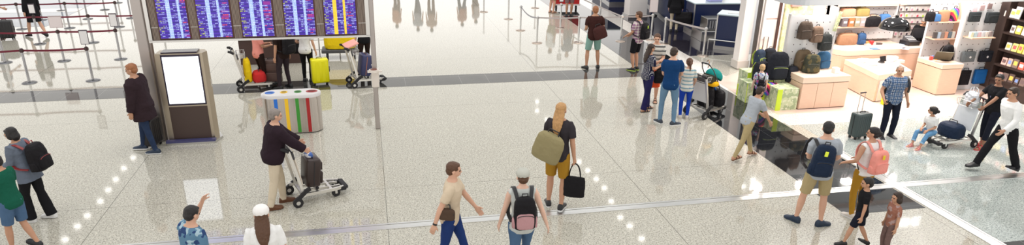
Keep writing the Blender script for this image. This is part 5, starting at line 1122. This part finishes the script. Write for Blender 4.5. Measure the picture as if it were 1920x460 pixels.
# bottom row, heads only partly in frame
def PH(lb, px, py, hh, **kw): return person(lb, at(px, py, hh), h=hh, **kw) if False else person(lb, (at(px, py, hh).x, at(px, py, hh).y, 0), h=hh, **kw)
a = PH('dark-haired person in blue patterned shirt raising a hand at the bottom edge', 343, 392, 1.60, yaw=rad(-40), top=cloth('blue_pattern_shirt', (.10, .20, .30), .8, .5, 'blotch', (.35, .48, .55), (.03, .06, .16)), sleeve='short', bottom=jean, shoes=sh_b, skin='light', hair=('short', 'black'), head=(0, .25), lean=.12, hands=[(-.15, .38, 1.62), (.26, .05, .85)], poles=[(-.6, .4, -.8), None])
a = PH('person in white cap and white shirt with long brown hair, from behind', 488, 388, 1.66, yaw=rad(5), female=True, top=white_c, sleeve='short', bottom=jean, shoes=sh_b, skin='light', hair=('long', 'brown'), hatmat=cloth('white_cap_cloth', (.78, .76, .74)), head=(0, .1))
a = PH('man in tan t-shirt and blue jeans walking right with a wristwatch', 843, 304, 1.70, yaw=rad(-105), top=cloth('tan_tee', (.60, .49, .36)), bottom=cloth('indigo_jeans', (.012, .028, .12), .85, .5, 'denim', (.02, .05, .18)), legs='slim', shoes=sh_b, skin='light', hair=('short', 'brown'), head=(.2, .1), lean=.06, watch=1, feet=walkA, hands=[(-.24, .34, .92), (.27, -.20, .85)])
soft_bag('belt_bag', 'dark brown bag at the side of the man in the tan t-shirt', 'bag', a['T'] @ Matrix.Translation((.22, -.03, .06)) @ Matrix.Rotation(1.57, 4, 'Z'), .24, .10, .16, cloth('brown_bag', (.08, .05, .035)))
a = PH('woman in pale cap with dark ponytail and blue jeans walking away', 981, 318, 1.68, yaw=rad(-4), female=True, top=cloth('pale_grey_top', (.50, .52, .50)), sleeve='none', bottom=jean, legs='slim', shoes=sh_b, skin='pale', hair=('short', 'brown'), hatmat=cloth('stone_cap', (.46, .46, .41)), head=(0, .05), hands=[(-.30, .10, .85), (.36, -.02, .85)], feet=walkB)
backpack('black backpack with faded pink pocket worn by the woman in the pale cap', a['T'], .30, .17, .46, black_c, blk, pocket=cloth('dusty_pink', (.45, .25, .26)))
a = P('child in black t-shirt and shorts walking past the woman with the pink backpack', 1601, 462, h=1.12, yaw=rad(60), top=blackc, bottom=cloth('dark_navy_cotton', (.010, .012, .022)), legs='shorts', shoes=sh_b, skin='tan', hair=('short', 'black'), head=(0, .1), hk=1.25, feet=walkA)
a = P('child with dark hair in rust brown top at the bottom edge', 1657, 478, h=1.00, yaw=rad(80), top=cloth('rust_top', (.30, .13, .09), .8, .5, 'blotch', (.40, .28, .26)), bottom=cloth('rust_bottom', (.16, .10, .09)), legs='pants', shoes=sh_b, skin='tan', hair=('mid', 'dark'), head=(0, .1), hk=1.28)
# man walking right, khaki trousers
a = P('person in grey t-shirt and khaki trousers with sandals striding right', 1392, 298, h=1.52, yaw=rad(-80), top=greyt, bottom=khaki, legs='slim', sandals=sh_br, skin='tan', hair=('short', 'dark'), head=(0, .2), lean=.30, feet=[(-.09, .30, .08, 0, .1), (.09, -.34, .10, 0, -.25)], hands=[(-.14, .46, .98), (.22, .42, .90)])
a = P('small blond child in colourful shirt in front of the lime display boxes', 1417, 207, h=1.12, yaw=rad(-20), top=cloth('colour_shirt', (.55, .60, .65), .8, .4, 'blotch', (.50, .12, .30), (.10, .16, .4)), bottom=blackc, legs='shorts', shoes=sh_b, skin='pale', hair=('short', 'fair'), hk=1.25, head=(0, .1))
backpack('small dark backpack on the blond child', a['T'], .22, .12, .28, black_c, blk)
# people behind the flight board
red = 'pink'
a = P('person in pink shirt and dark trousers under the flight board', 492, 163, h=1.66, yaw=rad(-60), top=cloth('pink_shirt', (.80, .30, .25)), bottom=cloth('brownblack_cloth', (.022, .012, .010)), legs='slim', shoes=plastic('shoe_grey', (.25, .2, .15)), sole=sole_w, skin='tan', hair=('short', 'dark'), face=False, hands=[(-.05, .3, 1.15), (.12, .3, 1.12)])
a = P('person dressed in black with a black backpack under the flight board', 537, 166, h=1.70, yaw=rad(50), top=cloth('brownblack_cloth', (.022, .012, .010)), bottom=cloth('faded_black_jeans', (.035, .025, .03)), legs='slim', shoes=sh_b, skin='tan', hair=('short', 'dark'), face=False, feet=[(-.16, .05, .08, .2, 0), (.14, 0, .08, -.2, 0)])
backpack('black backpack worn by the person dressed in black under the flight board', a['T'], .34, .2, .48, black_c, blk)
a = P('person in white shirt and black trousers left of the yellow suitcase', 578, 153, h=1.64, yaw=rad(-15), female=True, top=white_c, bottom=blackc, legs='slim', shoes=sh_b, skin='light', hair=('short', 'dark'), face=False, hands=[(-.20, .24, 1.02), (.28, .04, .82)])
tote('black handbag on the arm of the white shirt person under the board', a['T'] @ Matrix.Translation((-.20, .06, .32)) @ Matrix.Rotation(.5, 4, 'Z'), .36, .16, .26, black_c, hl=.18, name='handbag')
a = P('person in dark clothes standing behind the slim post', 686, 132, h=1.68, yaw=rad(20), top=blackc, bottom=cloth('brownblack_cloth', (.022, .012, .010)), legs='slim', shoes=plastic('shoe_tan', (.4, .15, .08)), skin='light', hair=('short', 'dark'), face=False)
a = P('person in black coat with bare legs walking behind the maroon belts', 72, 70, h=1.70, yaw=rad(60), female=True, top=blackc, sleeve='long', jacket=.02, hem=-.2, bottom=blackc, legs='skirt', shoes=sh_b, skin='light', hair=('short', 'dark'), face=False, feet=walkA)
a = P('person with red shoes standing at the far left edge behind the belts', -4, 72, h=1.70, yaw=rad(-60), top=cloth('slate_top', (.06, .08, .14)), bottom=djean, shoes=plastic('shoe_red', (.45, .04, .03)), skin='light', hair=('short', 'dark'), face=False, hands=[None, (.2, .3, 1.0)])
a = P('person in tan shorts and sandals behind the stanchions', 1034, 24, h=1.72, yaw=rad(-60), top=white_c, bottom=khaki, legs='shorts', sandals=sh_br, skin='light', hair=('short', 'brown'), face=False)
a = P('person with bare legs in front of the red luggage cart', 1066, 30, h=1.72, yaw=rad(180), top=cloth('slate_top', (.06, .08, .14)), bottom=cloth('taupe_short', (.2, .12, .12)), legs='shorts', shoes=sh_b, skin='tan', hair=('short', 'brown'), face=False)
c = at(1066, 22); rc = thing('red_cart', 'red panelled luggage cart behind the bare-legged person', 'cart', (c.x, c.y+.35, 0), rad(-8))
MB().b2((-.55, 0, .25), (.55, .6, 1.0), bev=.02).build('red_panel', plastic('cart_red', (.60, .03, .03)), rc); MB().b2((-.58, -.02, .2), (.58, .6, .26)).build('frame', white_p, rc)
for sx in (-1, 1): MB().cyl((sx*.42-.03, .1, .1), (sx*.42+.03, .1, .1), .1).build('wheel', rubber, rc)
a = P('person in dark coat carrying a large black bag at check-in', 1262, 60, h=1.72, yaw=rad(-30), female=True, top=blackc, sleeve='long', jacket=.02, hem=-.22, bottom=beige, legs='slim', shoes=sh_b, skin='light', hair=('mid', 'dark'), face=False, hands=[(-.25, .05, .8), (.24, .10, .86)])
tote('large black holdall carried by the person in the dark coat', Matrix.Translation(a['hands'][1]+V((.05, -.05, .0))) @ Matrix.Rotation(rad(-15), 4, 'Z'), .62, .28, .42, black_c, hl=.14, name='holdall')
a = P('person in dark jacket leaning at the check-in area top edge', 1222, 30, h=1.75, yaw=rad(-120), top=cloth('slate_top', (.06, .08, .14)), sleeve='long', jacket=.02, bottom=djean, shoes=sh_b, skin='light', hair=('short', 'dark'), face=False, lean=.3)
a = P('check-in clerk in red behind the navy desk', 1352, 30, h=1.65, yaw=rad(150), top=red_c, bottom=blackc, shoes=sh_b, skin='light', hair=('short', 'dark'), face=False)
# far walkers whose legs mirror in the polished floor
lbs = ['far person in orange top beyond the bright floor, left of the group', 'far person in grey beyond the bright floor', 'far person in brown beyond the bright floor', 'far person in rust top beyond the bright floor', 'far person in pale dress beyond the bright floor']
tints = [(.5, .22, .12), (.3, .3, .34), (.35, .2, .14), (.42, .18, .12), (.5, .42, .4)]
for i, (px, py) in enumerate(((742, -14), (782, -9), (808, -8), (866, -16), (892, -20))):
    P(lbs[i], px, py, h=1.7, yaw=rad(20*i-40), top=cloth('far_top_%d' % i, tints[i]), bottom=cloth('far_legs_%d' % (i % 2), ((.18, .10, .08), (.10, .10, .14))[i % 2]), shoes=sh_b, face=False, vox=.014, feet=walkA if i % 2 else None, group='far walkers')
# shop clerk
a = person('shop clerk in black shirt leaning over the cash desk', (15.85, 16.85, 0), h=1.68, yaw=rad(130), top=blackc, sleeve='long', bottom=blackc, shoes=sh_b, skin='tan', hair=('short', 'grey'), head=(0, .5), lean=.35, hands=[(-.15, .50, 1.02), (.20, .46, 1.0)])
